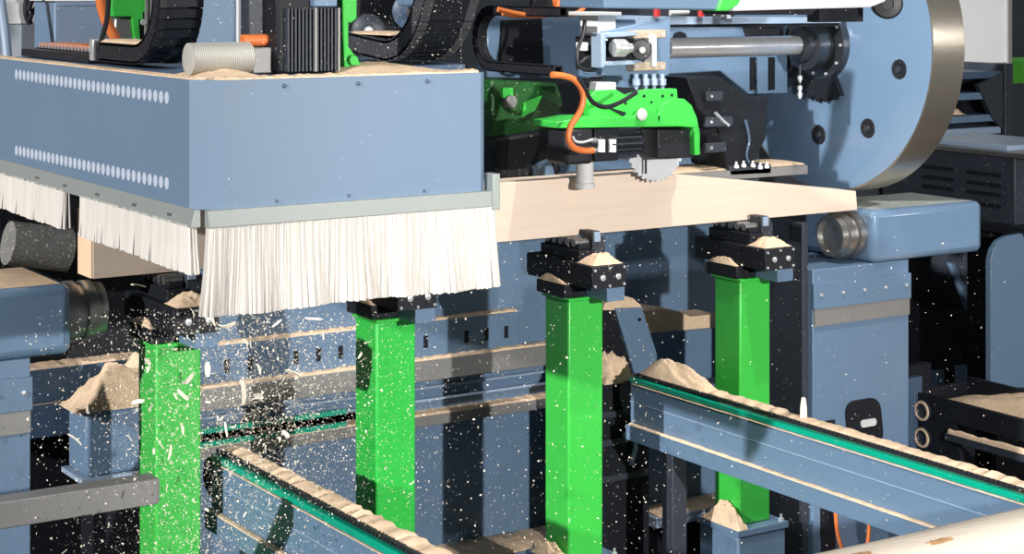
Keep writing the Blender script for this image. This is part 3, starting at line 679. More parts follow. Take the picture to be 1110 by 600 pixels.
# green bracket
o = thing('green_bracket', 'narrow green bracket right of the tall black finned motor', 'bracket', (3.0, 5.58, hz(HT)))
plate([(371, -20), (387, -20), (387, 20), (381, 25), (378, 24), (378, 50), (385, 60), (395, 74), (374, 78), (372, 40)], 5.56, .05).build('plate', GREEN, o, bevel=.004)
MB().lathe(pt(382, 65, Y=5.55), (0, -1, 0), [(0, .018), (.012, .016)], 10).build('bolt', GREEN, o)
# black wheels
o = thing('wheel_assembly', 'dark gearbox with round covers behind the middle cable chain', 'gearbox', (3.9, 7.3, hz(.315)))
a, b = pt(388, 50, Y=7.2), pt(500, 50, Y=7.2)
MB().box(a.x, b.x, 7.2, 7.9, hz(.315), hz(-.2)).build('housing', BLACK, o, bevel=.02)
for (px_, py_, r_, mt_) in ((399, 33, .075, DARK), (445, 12, .085, BLUED), (480, 38, .05, BLUE)):
    p = pt(px_, py_, Y=7.2); MB().lathe((p.x, 7.2, p.z), (-.5, -1, 0), [(0, r_), (.06, r_), (.07, r_ * .85), (.075, r_ * .4), (.09, r_ * .35), (.095, .003)], 26).build('round_cover', mt_, o)
    MB().lathe((p.x - .045, 7.11, p.z), (-.5, -1, 0), [(0, r_ * .3), (.02, r_ * .25)], 12).build('hub_cap', BOLT if px_ == 399 else DSTEEL, o)
tag(MB().box(pt(455, 5, Y=6.9).x, pt(505, 5, Y=6.9).x, 6.95, 7.1, pt(460, 6, Y=6.9).z, hz(-.2)).build('blue_crossbar', BLUE, bevel=.004), 'blue crossbar above the dark gearbox at the top edge', 'bar')

# ================================================================== saw carriage, arm, disc
o = thing('machine_boom', 'blue boxed carriage arm with slots behind the long steel shaft', 'machine arm', (5.2, 7.1, hz(.4)))
Ya = 7.0
plate([(643, 15), (735, 18), (852, 22), (854, 60), (854, 62), (854, 101), (812, 102), (781, 77), (735, 80), (640, 84)], Ya, .10).build('plate', BLUEG, o, bevel=.006)
for px0 in (813, 833):
    plate([(px0, 62), (px0 + 7, 62), (px0 + 7, 97), (px0, 98)], Ya - .004, .01).build('slot', BLACK, o)
plate([(807, 26), (848, 26), (850, 38), (846, 40), (812, 40)], Ya - .03, .03).build('black_clip', BLACKM, o, bevel=.003)
MB().prism([pt(729, 41, Y=Ya - .003), pt(731, 36, Y=Ya - .003), pt(737, 34, Y=Ya - .003), pt(743, 36, Y=Ya - .003), pt(745, 41, Y=Ya - .003)], (0, .01, 0)).build('hole', BLACK, o)
plate([(528, 18), (645, 12), (640, 86), (528, 84)], 7.45, .10).build('rear_plate', BLUEG, o, bevel=.006)
plate([(545, 22), (588, 20), (590, 80), (541, 76)], 7.43, .02).build('painted_loop_shade', BLACK, o, bevel=.004, label='black sheet painted in as the shade behind the cable chain loop')  # dark plate stands in for the shade inside the chain loop
# top rails above the arm
o2 = thing('linear_rail', 'thin blue horizontal rail plate running along the top of the carriage arm', 'rail', (5.3, 6.7, hz(.18)))
plate([(690, 18), (912, 19), (912, 25), (690, 27)], 6.62, .16).build('rail_plate', PALE, o2, bevel=.002)
plate([(690, 27.5), (905, 26), (905, 28.5), (690, 30)], 6.64, .12).build('painted_shadow_strip', BLACK, o2)  # black strip in place of the shadow below the rail plate
for px_ in (712, 760):
    MB().cyl(pt(px_, 18, Y=6.6), pt(px_, 7, Y=6.6), .016, 12).build('red_cap', RED, o2, label='red cap')
    MB().cyl(pt(px_ + 14, 14, Y=6.6), pt(px_ + 34, 13, Y=6.6), .012, 10).build('fitting', GREYW, o2)
for px_ in (790, 884): MB().box(pt(px_, 15, Y=6.6).x - .012, pt(px_, 15, Y=6.6).x + .012, 6.6, 6.64, pt(px_, 20, Y=6.6).z, pt(px_, 10, Y=6.6).z).build('bracket', BOLT, o2)
o3 = thing('top_cover', 'white rounded machine cover with a green patch along the top edge', 'cover', (5.6, 6.6, hz(.12)))
plate([(800, -14), (975, -22), (960, 2), (945, 8), (795, 12)], 5.20, .30).build('cover', WHITE, o3, bevel=.01)
plate([(785, -14), (812, -14), (800, 6), (790, 12), (778, 12)], 5.198, .29).build('green_patch', GREEN, o3, bevel=.006, label='green patch')
plate([(655, -14), (786, -14), (778, 11), (655, 9)], 5.21, .28).build('blue_cover', BLUE, o3, bevel=.006, label='blue left section')
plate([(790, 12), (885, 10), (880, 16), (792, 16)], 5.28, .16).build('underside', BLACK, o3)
# shaft
DX, DYc = 6.20, 6.79
pc = pt(895, 48, X=DX); DYc = pc.y; dz = pc.z
RD = 159 * (SA * DX + CA * DYc) / F
xs0 = pt(722, 52, Y=DYc).x
o = thing('drive_shaft', 'long polished steel shaft running right into the big blue disc', 'shaft', (5.5, DYc, dz))
MB().cyl((xs0, DYc, dz), (DX - .15, DYc, dz), .047, 28).build('rod', STEEL, o)
hb = MB().lathe((DX - .19, DYc, dz), (1, 0, 0), [(0, .058), (.01, .085), (.04, .09), (.045, .125), (.10, .13), (.11, .10), (.15, .10), (.152, .17), (.186, .175), (.187, .1)], 36).build('hub', mat('dark_hub_steel', (.10, .11, .13), .3, .8, var=.2), o, label='dark flanged hub')
for i in range(10):
    a = 2 * math.pi * i / 10
    MB().lathe((DX - .038, DYc + .15 * math.cos(a), dz + .15 * math.sin(a)), (-1, 0, 0), [(0, .008), (.008, .008), (.010, .004)], 8).build('hub_bolt', BOLT, hb)
    MB().lathe((DX - .15, DYc + .075 * math.cos(a), dz + .075 * math.sin(a)), (-1, 0, 0), [(0, .007), (.008, .007)], 8).build('hub_bolt', BOLT, hb)
# disc
o = thing('saw_disc', 'huge round blue disc with a bright metal rim above the right end of the beam', 'disc', (DX + .1, DYc, dz - RD))
MB().lathe((DX, DYc, dz), (1, 0, 0), [(0, .08), (0, RD - .012), (.004, RD - .004), (.19, RD - .004), (.19, .08)], 96, caps=False).build('face', BLUEG, o)
MB().lathe((DX, DYc, dz), (1, 0, 0), [(.001, RD - .010), (.001, RD), (.205, RD), (.205, RD - .010)], 128, caps=False).build('rim', BRASS, o, label='brushed metal rim band')
for px_, py_ in ((975, 75), (941, 139), (888, 146)):
    p = pt(px_, py_, X=DX)
    hm = MB().lathe((DX - .001, p.y, p.z), (-1, 0, 0), [(0, .048), (.004, .046), (.005, .036), (.003, .032)], 24).build('bore', BLACKM, o)
    MB().cyl((DX - .004, p.y, p.z), (DX - .014, p.y, p.z), .016, 12).build('bore_bolt', DARK, hm)
for i in range(16):
    pass
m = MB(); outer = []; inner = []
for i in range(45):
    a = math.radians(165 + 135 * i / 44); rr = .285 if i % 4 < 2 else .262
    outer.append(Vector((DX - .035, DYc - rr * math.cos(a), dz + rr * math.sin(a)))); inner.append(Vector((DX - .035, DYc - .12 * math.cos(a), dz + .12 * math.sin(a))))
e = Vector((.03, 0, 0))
m.loft([[a, b, b + e, a + e] for a, b in zip(outer, inner)]); m.build('painted_tooth_shadow', BLACK, hb, label='black toothed plate painted in as the ragged shadow behind the hub')  # black plate cut to the toothed shadow that falls on the disc
o = thing('black_roller', 'black round roller end at the top beside the white cover', 'roller', pt(965, 8, Y=5.35))
q = pt(962, 4, Y=5.35); MB().lathe(q, (-.8, -1, 0), [(-.12, .058), (0, .062), (.01, .054), (.012, .025), (.005, .023)], 28).build('drum', BLACKM, o)
MB().box(q.x - .22, q.x + .02, 5.51, 5.58, q.z - .075, q.z + .02).build('toothed_mount', BLACK, o)
# actuator head between chain loop and shaft
o = thing('actuator_head', 'blue actuator mount with brass plates and silver cylinder left of the shaft', 'actuator', (pt(690, 60, Y=6.5).x, 6.55, hz(.35)))
Yh = 6.52
plate([(653, 34), (727, 18), (727, 80), (700, 95), (675, 95), (675, 82), (653, 82)], Yh + .08, .16).build('mount', BLUEG, o, bevel=.006)
plate([(655, 40), (688, 40), (688, 68), (655, 68)], Yh + .06, .03).build('recess', BLACKM, o)
for y_ in (36, 67): plate([(652, y_), (690, y_ - 2), (690, y_ + 3), (652, y_ + 5)], Yh + .0, .08).build('side_bar', PALE, o, bevel=.004)
plate([(652, 36), (657, 36), (657, 72), (652, 74)], Yh - .01, .08).build('side_bar', PALE, o, bevel=.004)
for y_ in (33, 68): plate([(687, y_), (722, y_ - 1), (722, y_ + 8), (687, y_ + 9)], Yh + .02, .06).build('brass_plate', mat('pale_brass', (.62, .50, .38), .4, .4, var=.2, scale=30), o, bevel=.004, label='pale brass plate')
plate([(707, 38), (712, 38), (712, 72), (707, 72)], Yh + .0, .06).build('white_rod', WHITE, o, bevel=.003)
p = pt(664, 52, Y=Yh + .0); p1_ = pt(684, 52, Y=Yh + .0)
MB().lathe(p, p1_ - p, [(0, .03), (.01, .040), (.06, .040), (.062, .03), (.075, .03), (.08, .022), (.10, .022)], 24).build('cylinder', STEEL, o, label='silver cylinder')
p = pt(695, 54, Y=Yh - .02); MB().lathe(p, (-.5, -1, 0), [(-.02, .048), (.0, .048), (.01, .042), (.012, .016), (.02, .015), (.021, .003)], 26).build('pulley', BLACKM, o)
MB().lathe(p + Vector((-.01, -.02, 0)), (-.5, -1, 0), [(0, .016), (.012, .014)], 14).build('pulley_hub', GREY, o)
for px_ in (690, 700, 709, 718):
    pp = pt(px_, 80, Y=Yh + .03); MB().lathe(pp, (0, 0, -1), [(0, .010), (.02, .010), (.022, .018), (.05, .018), (.055, .010), (.07, .008)], 12).build('foot_bolt', PALE, o)
for px_, py_ in ((657, 43), (657, 68), (691, 38), (704, 37), (718, 37), (691, 72), (718, 72)):
    pp = pt(px_, py_, Y=Yh - .012); MB().lathe(pp, (0, -1, 0), [(0, .006), (.006, .005)], 8).build('screw', BOLT, o)
# servo block
o = thing('servo_block', 'white servo block with black clamp above the actuator mount', 'servo', (pt(655, 30, Y=6.7).x, 6.7, hz(.3)))
plate([(648, 15), (668, 15), (668, 33), (662, 37), (648, 40)], 6.62, .14).build('block', WHITE, o, bevel=.006)
plate([(636, 13), (674, 13), (674, 17), (636, 17)], 6.60, .18).build('top_flange', GREYW, o, bevel=.003)
plate([(640, 40), (654, 40), (654, 76), (640, 76)], 6.64, .12).build('clamp', BLACKM, o, bevel=.004)
plate([(631, 46), (638, 46), (638, 55), (631, 55)], 6.62, .05).build('sensor', WHITE, o, bevel=.003)
m = MB().tube([pt(634, 22, Y=6.6), pt(632, 38, Y=6.6), pt(626, 55, Y=6.6), pt(627, 70, Y=6.6), pt(636, 76, Y=6.6), pt(646, 72, Y=6.6), pt(646, 64, Y=6.6), pt(636, 63, Y=6.6), pt(629, 69, Y=6.6)], .009, 8); m.build('cable', BLACKM, o)
# orange hoses at top
for i, pth in enumerate(([(540, 10), (556, 14), (575, 17), (592, 16), (604, 10), (607, -4)], [(600, -6), (604, 8), (614, 15), (626, 14), (634, 6), (637, -6)], [(545, 14), (562, 17), (580, 13), (598, 12), (612, 4), (616, -6)])):
    m = MB().tube([pt(a, b, Y=6.75 + .04 * i) for a, b in pth], .012, 10)
    tag(m.build('orange_hose', ORANGE), ('orange hose lying along the top of the U-shaped cable chain', 'orange hose hanging in a loop at the top centre', 'orange hose bending upward behind the looped hose')[i], 'hose')
tag(MB().box(pt(600, -5, Y=6.9).x, pt(660, -5, Y=6.9).x, 6.95, 7.1, pt(620, 10, Y=6.9).z, pt(620, -40, Y=6.9).z).build('hose_bracket', BLACKM, bevel=.004), 'black bracket above the looped orange hose at the top', 'bracket')

# green saw head
o = thing('crosscut_saw', 'green saw head with a black motor and round blade above the beam', 'saw', (pt(680, 130, Y=6.35).x, 6.35, hz(.75)))
Ys = 6.36
plate([(604, 132), (634, 127), (672, 126), (687, 127), (696, 116), (708, 116), (716, 126), (716, 134), (744, 137), (604, 139)], Ys - .10, .18).build('lower_plate', GREEN, o, bevel=.004)
plate([(636, 108), (646, 98), (668, 97), (680, 104), (702, 97), (734, 96), (735, 109), (720, 111), (702, 126), (640, 127)], Ys - .02, .05).build('upper_plate', GREEN, o, bevel=.004)
plate([(712, 128), (718, 113), (730, 107), (742, 107), (750, 114), (756, 128), (759, 145), (759, 168), (753, 168), (752, 138), (716, 136)], Ys - .10, .17).build('blade_guard', GREEN, o, bevel=.004)
plate([(660, 116), (686, 124), (676, 126), (650, 112)], Ys - .03, .02).build('dark_slot', BLACK, o)
p = pt(695, 124, Y=Ys - .105); MB().lathe(p, (0, -1, 0), [(0, .026), (.008, .026), (.012, .018)], 20).build('round_boss', GREYW, o, label='pale round boss')
for px_, py_ in ((678, 112), (698, 104), (706, 111), (718, 104), (728, 103)):
    p = pt(px_, py_, Y=Ys - .02); MB().cyl(p, p + Vector((0, -.003, 0)), .007, 10).build('hole', BLACK, o)
plate([(647, 89), (668, 89), (668, 98), (645, 98)], Ys - .01, .05).build('connector', GREYW, o, bevel=.003)
mp0, mp1 = pt(602, 155, Y=Ys - .02), pt(745, 155, Y=Ys - .02); mz = mp0.z - .012
mo = MB().box(mp0.x, mp0.x + .14, Ys - .10, Ys + .05, mz - .075, mz + .075).build('motor', BLACKM, o, bevel=.015, label='black finned motor')
m = MB().cyl((mp0.x + .14, Ys - .025, mz), (mp0.x + .42, Ys - .025, mz), .058, 20); m.build('motor_barrel', BLACK, mo)
m = MB()
for i in range(16):
    a = 2 * math.pi * i / 16; ca, sa = math.cos(a), math.sin(a)
    m.prism([(mp0.x + .24, Ys - .025 + .05 * ca + .003 * sa, mz + .05 * sa - .003 * ca), (mp0.x + .24, Ys - .025 + .07 * ca + .003 * sa, mz + .07 * sa - .003 * ca), (mp0.x + .24, Ys - .025 + .07 * ca - .003 * sa, mz + .07 * sa + .003 * ca), (mp0.x + .24, Ys - .025 + .05 * ca - .003 * sa, mz + .05 * sa + .003 * ca)], (.16, 0, 0))
m.build('cooling_fins', DARK, mo)
for px_ in (649, 661): plate([(px_, 151), (px_ + 7, 151), (px_ + 7, 165), (px_, 165)], Ys - .094, .012).build('rating_plate', WHITE, mo, bevel=.001, label='white rating plate')
MB().box(pt(645, 150, Y=Ys - .09).x, pt(672, 150, Y=Ys - .09).x, Ys - .085, Ys + .04, mz - .07, mz + .07).build('terminal_block', BLACK, mo, bevel=.006)
plate([(713, 140), (752, 140), (752, 171), (713, 172)], Ys - .07, .12).build('gearbox', BLACKM, o, bevel=.006)
for y_ in (152, 163): MB().lathe(pt(646, y_, Y=Ys - .11), (-1, 0, 0), [(0, .011), (.02, .011), (.022, .007), (.035, .007)], 12).build('plug', GREY, mo)
# blade
bc = pt(711, 158, Y=6.43); rb = .160; ring = []; nt_ = 36
for i in range(nt_):
    a = 2 * math.pi * i / nt_; da = 2 * math.pi / nt_
    for r_, f in ((rb - .012, 0), (rb, .15), (rb - .003, .45)): ring.append((bc.x + r_ * math.cos(a + f * da), 6.43, bc.z + r_ * math.sin(a + f * da)))
MB().prism(ring, (0, .004, 0)).build('saw_blade', BLADE, o, label='toothed steel blade')
MB().lathe(bc, (0, -1, 0), [(0, .03), (.012, .028), (.014, .012), (.05, .012)], 18).build('arbor', DARK, o)
MB().cyl(pt(700, 172, Y=6.40), pt(700, 188, Y=6.40), .005, 8).build('guide_pin', BLACK, o)
m = MB().tube([pt(a, b, Y=6.14) for a, b in ((598, 81), (610, 82), (622, 86), (630, 96), (632, 108), (628, 122), (619, 136), (616, 150), (622, 160), (632, 163), (643, 163))], .0135, 10)
tag(m.build('orange_hose', ORANGE), 'orange hose hanging in an S curve down to the black saw motor', 'hose')
m = MB().tube([pt(a, b, Y=6.13) for a, b in ((626, 84), (634, 96), (642, 110), (656, 116), (672, 111), (690, 100))], .010, 8)
tag(m.build('black_cable', BLACKM), 'black cable sagging across the green saw head', 'cable')
m = MB().tube([pt(a, b, Y=6.12) for a, b in ((621, 148), (624, 153), (632, 154), (642, 151))], .005, 8)
tag(m.build('grey_cable', GREYW), 'thin pale cable plugged into the black saw motor', 'cable')
# plunger
m = MB().lathe(pt(634, 172, Y=6.42), (0, 0, -1), [(0, .037), (.10, .037), (.105, .042), (.125, .042)], 24)
tag(m.build('pressure_cylinder', GREYW), 'short pale grey cylinder pressing down beside the beam left of the saw blade', 'cylinder')
# dark unit to the left of the saw
o = thing('rear_saw_unit', 'dark green unit with its shade painted in, left of the bright green saw head', 'saw', (pt(565, 130, Y=7.0).x, 7.0, hz(.9)))
plate([(533, 86), (604, 90), (612, 112), (598, 140), (545, 150), (533, 150)], 6.95, .2).build('housing', mat('green_with_painted_shade', (.008, .075, .012), .45, var=.5, scale=12, specks=.5), o, bevel=.01)  # the shadow over this unit is put into the darker green
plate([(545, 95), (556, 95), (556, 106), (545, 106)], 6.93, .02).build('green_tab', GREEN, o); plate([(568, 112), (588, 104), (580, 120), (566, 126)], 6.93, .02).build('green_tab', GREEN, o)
plate([(536, 150), (600, 140), (610, 188), (540, 196)], 6.9, .2).build('lower_housing', BLACK, o, bevel=.02)
p = pt(552, 110, Y=6.93); MB().lathe(p, (0, -1, 0), [(-.02, .03), (.02, .03), (.024, .01)], 16).build('knob', GREY, o)
plate([(578, 180), (596, 172), (602, 190), (580, 192)], 6.88, .03).build('blue_foot', BLUE, o)
# black carriage to the right of the saw
o = thing('feed_carriage', 'black feed carriage standing on the beam below the carriage arm', 'carriage', (pt(800, 150, Y=6.7).x, 6.72, hz(.85)))
plate([(744, 84), (782, 84), (812, 106), (832, 104), (830, 150), (815, 180), (788, 182), (780, 140), (756, 118)], 6.70, .27).build('body', BLACK, o, bevel=.006)
for zz, w in ((.50, .10), (.62, .16), (.74, .12)):
    MB().box(5.36, 5.36 + w, 6.675, 6.70, hz(zz + .045), hz(zz)).build('cover_plate', DARK, o, bevel=.004)
    MB().lathe((5.39, 6.675, hz(zz + .022)), (0, -1, 0), [(0, .008), (.006, .006)], 8).build('bolt', BOLT, o)
plate([(790, 180), (836, 178), (836, 188), (792, 190)], 6.69, .10).build('shoe', DARK, o, bevel=.003)
for px_, py_ in ((798, 182), (806, 181), (816, 181), (824, 183), (831, 182)):
    MB().lathe(pt(px_, py_, Y=6.68), (0, 0, 1), [(0, .012), (.015, .012), (.017, .006), (.03, .006)], 8).build('bolt', WHITE, o)
m = MB().tube([pt(775, 122, Y=6.68), pt(783, 130, Y=6.68), pt(790, 136, Y=6.68)], .008, 8); m.build('lever', BOLT, o)
m = MB().tube([pt(808, 130, Y=6.68), pt(812, 150, Y=6.68), pt(809, 168, Y=6.68), pt(812, 176, Y=6.68)], .007, 8); m.build('cable', BLUED, o)
for y0_, y1_ in ((82, 92), (93, 99), (100, 105)):
    MB().lathe(pt(867, y0_, Y=6.5), (0, 0, -1), [(0, .012), (.02, .012), (.021, .007), (.03, .007)], 10).build('hanging_fitting', BOLT, o)
MB().cyl(pt(867, 70, Y=6.5), pt(867, 104, Y=6.5), .006, 8).build('hanging_rod', DARK, o)
# housing behind everything above the beam
o = thing('rear_housing', 'dark machine housing behind the carriage arm and the disc', 'housing', (5.5, 8.4, 0))
MB().box(3.6, 8.2, 8.3, 8.5, 0, hz(-.4)).build('panel', WALLM, o)
plate([(752, 146), (790, 144), (790, 168), (752, 172)], 8.22, .08).build('blue_block', BLUE, o)
for px_ in (560, 600, 760): plate([(px_, 150), (px_ + 14, 149), (px_ + 14, 180), (px_, 182)], 8.2, .1).build('rib', BLUED, o)
# sawdust on top of beam / bed top
stuff(dust_strip(4.4, 6.0, BY1 + .06, BY1 + .34, hz(.875), .012, 80, 97), 'sawdust_line', 'sawdust on the bed edge just behind the timber beam', 'sawdust')
tag(MB().box(3.4, 6.0, BY1 + .04, BY1 + .36, hz(.92), hz(.876)).build('bed_shelf', GREY, bevel=.003), 'grey shelf behind the timber beam below the saw', 'shelf')

# ================================================================== right background
o = thing('white_panel', 'tall pale grey panel behind the disc at the upper right', 'panel', (pt(1062, 70, Y=9.8).x, 9.85, 0))
a, b = pt(1008, 71, Y=9.8), pt(1093, 71, Y=9.8)
MB().box(a.x, b.x, 9.8, 9.9, a.z, a.z + 1.2).build('sheet', WHITE, o, bevel=.006)
MB().box(a.x, b.x, 9.82, 9.9, 0, a.z).build('backing', DARK, o)
MB().box(b.x - .02, b.x + .02, 9.78, 9.94, 0, a.z + 1.2).build('edge_post', GREY, o)
o = thing('storage_rack', 'dark steel rack with blue shelves right of the disc', 'rack', (pt(1060, 110, Y=9.2).x, 9.3, 0))
a, b = pt(1000, 72, Y=9.2), pt(1096, 72, Y=9.2)
for y_, mt_ in ((80, BLUED), (103, BLUE), (128, BLUE), (142, PALE)):
    q0, q1 = pt(1000, y_, Y=9.2), pt(1085, y_ - 3, Y=9.2)
    MB().box(q0.x, q1.x, 9.2, 9.6, q0.z - .05, q0.z).build('shelf', mt_, o, bevel=.004)
MB().box(pt(1087, 90, Y=9.2).x, b.x, 9.18, 9.62, 0, a.z).build('side_post', DARK, o, bevel=.006)
MB().prism([pt(1060, 92, Y=9.19), pt(1087, 78, Y=9.19), pt(1087, 140, Y=9.19), pt(1076, 128, Y=9.19)], (0, .04, 0)).build('gusset', DARK, o)
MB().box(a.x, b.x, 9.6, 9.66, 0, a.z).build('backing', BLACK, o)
stuff(heap(pt(1024, 120, Y=9.2).x, pt(1050, 120, Y=9.2).x, 9.22, 9.5, pt(1030, 127, Y=9.2).z + .012, .07, seed=101), 'sawdust_heap', 'small sawdust heap on a shelf of the dark rack', 'sawdust')
# slotted cabinet, face along Y
XCb = 8.0
o = thing('vented_cabinet', 'dark cabinet with horizontal vent slots behind the right roller unit', 'cabinet', (XCb + .3, 7.5, 0))
yA_, yB_ = pt(1100, 180, X=XCb).y, pt(968, 180, X=XCb).y
zt_, zb_ = pt(1040, 165, X=XCb).z, pt(1040, 236, X=XCb).z
MB().box(XCb, XCb + .9, yA_, yB_ + .1, zb_, zt_).build('body', DARK, o, bevel=.008)
MB().box(XCb - .015, XCb + .3, yA_ - .1, yB_ + .12, zt_, zt_ + .03).build('top_edge', DSTEEL, o, bevel=.004, label='bare metal top edge')
MB().box(XCb + .05, XCb + .6, yA_ + .1, yB_ - .1, zt_ + .03, zt_ + .06).build('top_plate', PALE, o, bevel=.004)
for px0, px1, ys in ((1000, 1034, (178, 189, 199)), (1048, 1085, (184, 195, 205, 217))):
    for y_ in ys:
        q0, q1 = pt(px0, y_, X=XCb), pt(px1, y_ + 5, X=XCb)
        MB().box(XCb - .003, XCb + .004, q1.y, q0.y, q0.z - .022, q0.z).build('vent_slot', BLACK, o)
MB().box(XCb - .03, XCb + .5, yA_ - .12, yB_ + .05, zb_ - .05, zb_).build('bottom_rail', BLACK, o, bevel=.005)
q0, q1 = pt(1048, 300, X=XCb + .02), pt(1074, 300, X=XCb + .02)
MB().box(XCb + .02, XCb + .2, q1.y, q0.y, 0, zb_ - .05).build('leg', BLACK, o, bevel=.005)
MB().box(XCb + .02, XCb + .05, q1.y - .022, q1.y - .001, .6, zb_ - .12).build('leg_flange', BLUE, o, bevel=.004)
o2 = thing('panel_door', 'blue side panel with rounded top corner at the right edge', 'panel', (7.8, 7.12, 0))
pp = [(1074, 420), (1074, 282), (1077, 270), (1083, 261), (1092, 256), (1140, 248), (1140, 420)]
plate(pp, 7.10, .04).build('sheet', BLUE, o2, bevel=.004)
q0, q1 = pt(1076, 420, Y=7.1), pt(1140, 420, Y=7.1)
MB().box(q0.x + .03, q1.x - .02, 7.102, 7.138, 0, q0.z + .05).build('foot', BLACK, o2)
o = thing('dark_chute', 'black sloping chute sheet between the right pedestal and the black leg', 'chute', (8.2, 8.4, 0))
MB().prism([pt(985, 268, X=8.4), pt(1060, 268, X=8.4), pt(1060, 386, X=8.4), pt(1036, 392, X=8.4), pt(994, 398, X=8.4), pt(985, 394, X=8.4)], (.05, 0, 0)).build('sheet', DARK, o)
MB().prism([pt(1026, 284, X=8.36), pt(1032, 286, X=8.36), pt(1056, 345, X=8.36), pt(1056, 362, X=8.36)], (.03, 0, 0)).build('edge_strip', BLUE, o)
MB().box(8.42, 8.5, 7.6, 9.0, 0, hz(1.95)).build('foot', BLACK, o)
o = thing('lower_blue_frame', 'blue frame posts low behind the dusty black conveyor at the right', 'frame', (8.5, 7.6, 0))
for x0_, x1_, t_, b_ in ((988, 1016, 402, 440), (1035, 1046, 396, 430), (1060, 1086, 392, 430)):
    MB().prism([pt(x0_, t_, X=8.2), pt(x1_, t_, X=8.2), pt(x1_, b_, X=8.2), pt(x0_, b_, X=8.2)], (.06, 0, 0)).build('post', BLUE, o)
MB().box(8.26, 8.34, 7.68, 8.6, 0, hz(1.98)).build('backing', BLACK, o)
# dusty black conveyor at the right (along Y)
XK = 6.95
o = thing('waste_conveyor', 'black sawdust covered conveyor trough at the lower right behind the long blue conveyor', 'conveyor', (XK + .2, 6.0, 0))
q0 = pt(990, 424, X=XK); zk = q0.z
MB().box(XK, XK + .03, 4.2, q0.y, zk - .11, zk).build('side_wall', BLACK, o, bevel=.004)
MB().box(XK + .40, XK + .43, 4.2, q0.y, zk - .11, zk + .03).build('side_wall', BLACK, o, bevel=.004)
MB().box(XK + .03, XK + .40, 4.2, q0.y, zk - .10, zk - .06).build('trough_floor', BLACK, o)
MB().box(XK - .03, XK + .01, 4.2, q0.y - .25, zk - .20, zk - .16).build('lower_rail', DARK, o, bevel=.004)
MB().box(XK, XK + .43, q0.y, q0.y + .03, zk - .5, zk + .005).build('end_plate', BLACK, o, bevel=.004)
for zz in (.085, .225):
    a = MB().lathe((XK - .002, q0.y - .075, zk - zz), (-1, 0, 0), [(0, .055), (.012, .055), (.014, .035), (.004, .03), (.004, .001)], 20, caps=False).build('bearing', DARK, o)
    MB().lathe((XK - .014, q0.y - .075, zk - zz), (-1, 0, 0), [(0, .052), (.006, .050), (.007, .040), (0, .038)], 20, caps=False).build('bearing_ring', DUST, a, label='sawdust caked ring')
MB().prism([(XK + .0, q0.y - .02, zk - .11), (XK, q0.y - .28, zk - .11), (XK, q0.y - .38, zk - .46), (XK, q0.y - .02, zk - .5)], (.03, 0, 0)).build('bearing_plate', BLACK, o)
for yy in (4.6, q0.y - .1): MB().box(XK + .1, XK + .3, yy - .05, yy + .05, 0, zk - .1).build('leg', BLACK, o)
stuff(heap(XK + .035, XK + .395, 4.3, q0.y - .03, zk - .06, .15, 34, 111), 'sawdust_heap', 'sawdust filling the black conveyor trough at the lower right', 'sawdust')
stuff(dust_strip(XK - .028, XK - .002, 4.3, q0.y - .27, zk - .16, .03, 60, 112, 'y'), 'sawdust_line', 'sawdust on the lower rail of the black conveyor trough', 'sawdust')
for i, (yy, ln_, an) in enumerate(((5.75, .24, .5), (5.5, .3, -.3), (5.25, .2, .9))):
    m = MB().box(-ln_ / 2, ln_ / 2, -.03, .03, 0, .012); mtx = Matrix.Translation((XK + .2, yy, zk + .075 + .01 * i)) @ Matrix.Rotation(an, 4, 'Z') @ Matrix.Rotation(.12, 4, 'Y')
    bmesh.ops.transform(m.bm, matrix=mtx, verts=m.bm.verts[:])
    tag(m.build('wood_offcut', WOOD), ('pale wood offcut furthest back on the black trough', 'pale wood offcut in the middle of the black trough', 'pale wood offcut nearest the right edge on the black trough')[i], 'wood')
# upright chip on the right conveyor
q = pt(871, 452, X=5.08); m = MB().loft([[(q.x + a, q.y + b, z) for a, b in ((-.014 * s, -.006), (.014 * s, -.006), (.014 * s, .006), (-.014 * s, .006))] for z, s in ((hz(1.79), 1), (hz(1.74), .9), (hz(1.70), .4))])
tag(m.build('wood_chip', CHIP), 'single wood chip standing upright on the long right conveyor', 'wood chip')

# ================================================================== flying chips and dust
def chip_mesh(m, c_, L, w, t, rot, bend):
    n = 4; rings = []
    for i in range(n + 1):
        u = i / n - .5; b = bend * L * (1 - 4 * u * u); s = 1 - .5 * abs(2 * u) ** 3
        rings.append([rot @ Vector((u * L, -w / 2 * s, b)) + c_, rot @ Vector((u * L, w / 2 * s, b)) + c_, rot @ Vector((u * L, w / 2 * s, b + t)) + c_, rot @ Vector((u * L, -w / 2 * s, b + t)) + c_])
    m.loft(rings)
def rrot(r): return Matrix.Rotation(r.uniform(0, 6.28), 3, 'X') @ Matrix.Rotation(r.uniform(0, 6.28), 3, 'Y') @ Matrix.Rotation(r.uniform(0, 6.28), 3, 'Z')
rc = random.Random(21)
protos = []
for k in range(6):
    m = MB(); chip_mesh(m, Vector((0, 0, 0)), 1.0, rc.uniform(.14, .42), .05, Matrix.Identity(3), rc.uniform(-.15, .25))
    o = m.build('wood_chip', CHIP); protos.append(o)
def spray(r):
    while True:
        px_, py_ = r.gauss(235, 95), r.uniform(335, 620)
        if 20 < px_ < 560 and r.random() < 1.1 - abs(px_ - 240) / 420: break
    return px_, py_
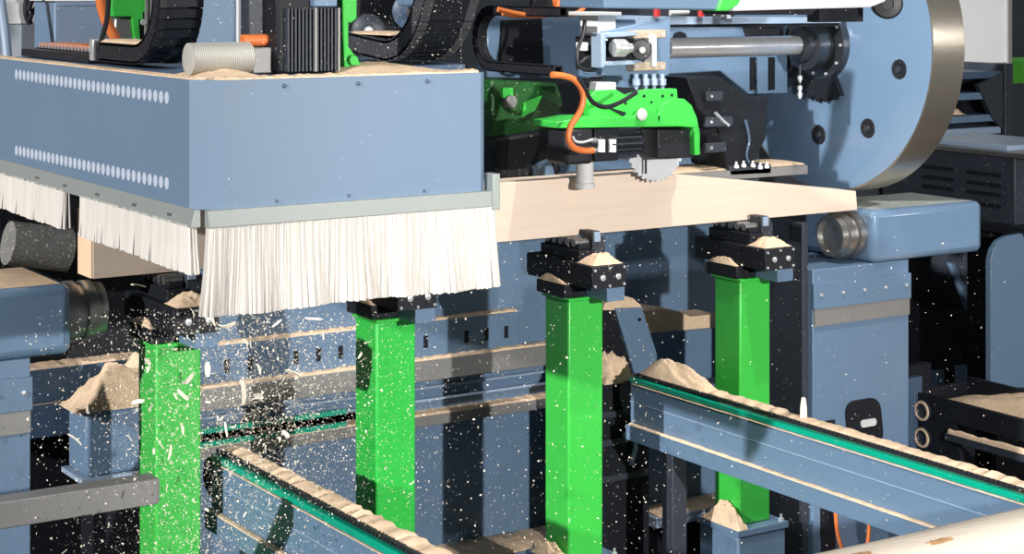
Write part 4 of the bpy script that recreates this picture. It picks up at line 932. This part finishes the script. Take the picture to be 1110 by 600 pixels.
big = [(262, 425, .085), (280, 430, .07), (246, 350, .075), (318, 405, .06), (198, 428, .05), (173, 480, .05), (197, 465, .045), (150, 435, .045), (265, 372, .05), (225, 400, .05), (82, 475, .06), (340, 345, .06), (232, 345, .05), (160, 392, .045), (390, 385, .04), (205, 410, .04), (185, 490, .05), (245, 465, .05), (300, 350, .04), (150, 310, .07), (280, 400, .045), (310, 470, .04)]
chips = 0
for i in range(300):
    src = protos[i % 6]
    o = src if i < 6 else src.copy()
    if i >= 6: COL.objects.link(o)
    if i < len(big): a, b, s = big[i]; Yc = rc.uniform(5.5, 5.9)
    else:
        a, b = spray(rc); s = .008 + .020 * rc.random() ** 2.5; Yc = rc.uniform(5.0, 6.3)
    if i >= len(big) and i % 6 == 0: a, b = rc.uniform(450, 800), rc.uniform(330, 590); s *= .6
    if a < 172 and 505 < b < 585: b -= 90
    o.location = pt(a, b, Y=Yc); o.scale = (s, s, s); o.rotation_euler = (rc.uniform(0, 6.28), rc.uniform(0, 6.28), rc.uniform(0, 6.28))
    tag(o, 'pale wood chip flying in the spray around and below the saw hood', 'wood chip', 'wood chips flying through the air')
m = MB()
for i in range(23500):
    if i < 8000: a, b = spray(rc); Yc = rc.uniform(5.0, 6.9)
    elif i < 21000: a, b = rc.gauss(300, 75), rc.gauss(430, 95); Yc = rc.uniform(5.3, 7.2); b = b if 338 < b < 610 else rc.uniform(340, 600)
    elif i < 21600: a, b = rc.uniform(230, 520), rc.uniform(0, 75); Yc = rc.uniform(5.3, 5.8); a = min(a, 500)
    else: a, b = rc.uniform(430, 1090), rc.uniform(255, 598); Yc = rc.uniform(5.2, 6.3)
    if i >= 21600 and rc.random() < .5: a = rc.uniform(430, 720)
    s = .0014 + .0040 * rc.random() ** 3
    if 8000 <= i < 21000: s *= .75
    if 21000 <= i < 21600: s *= .6
    c_ = pt(a, b, Y=Yc); v = [m.bm.verts.new(c_ + rrot(rc) @ Vector(q) * s) for q in ((1.4, 0, 0), (-.6, .8, 0), (-.6, -.8, .2), (0, 0, 1))]
    for f in ((0, 1, 2), (0, 3, 1), (1, 3, 2), (2, 3, 0)): m._face([v[k] for k in f])
stuff(m, 'flying_sawdust', 'fine sawdust specks flying through the air below and around the hood', 'sawdust', CHIP, smooth=False)
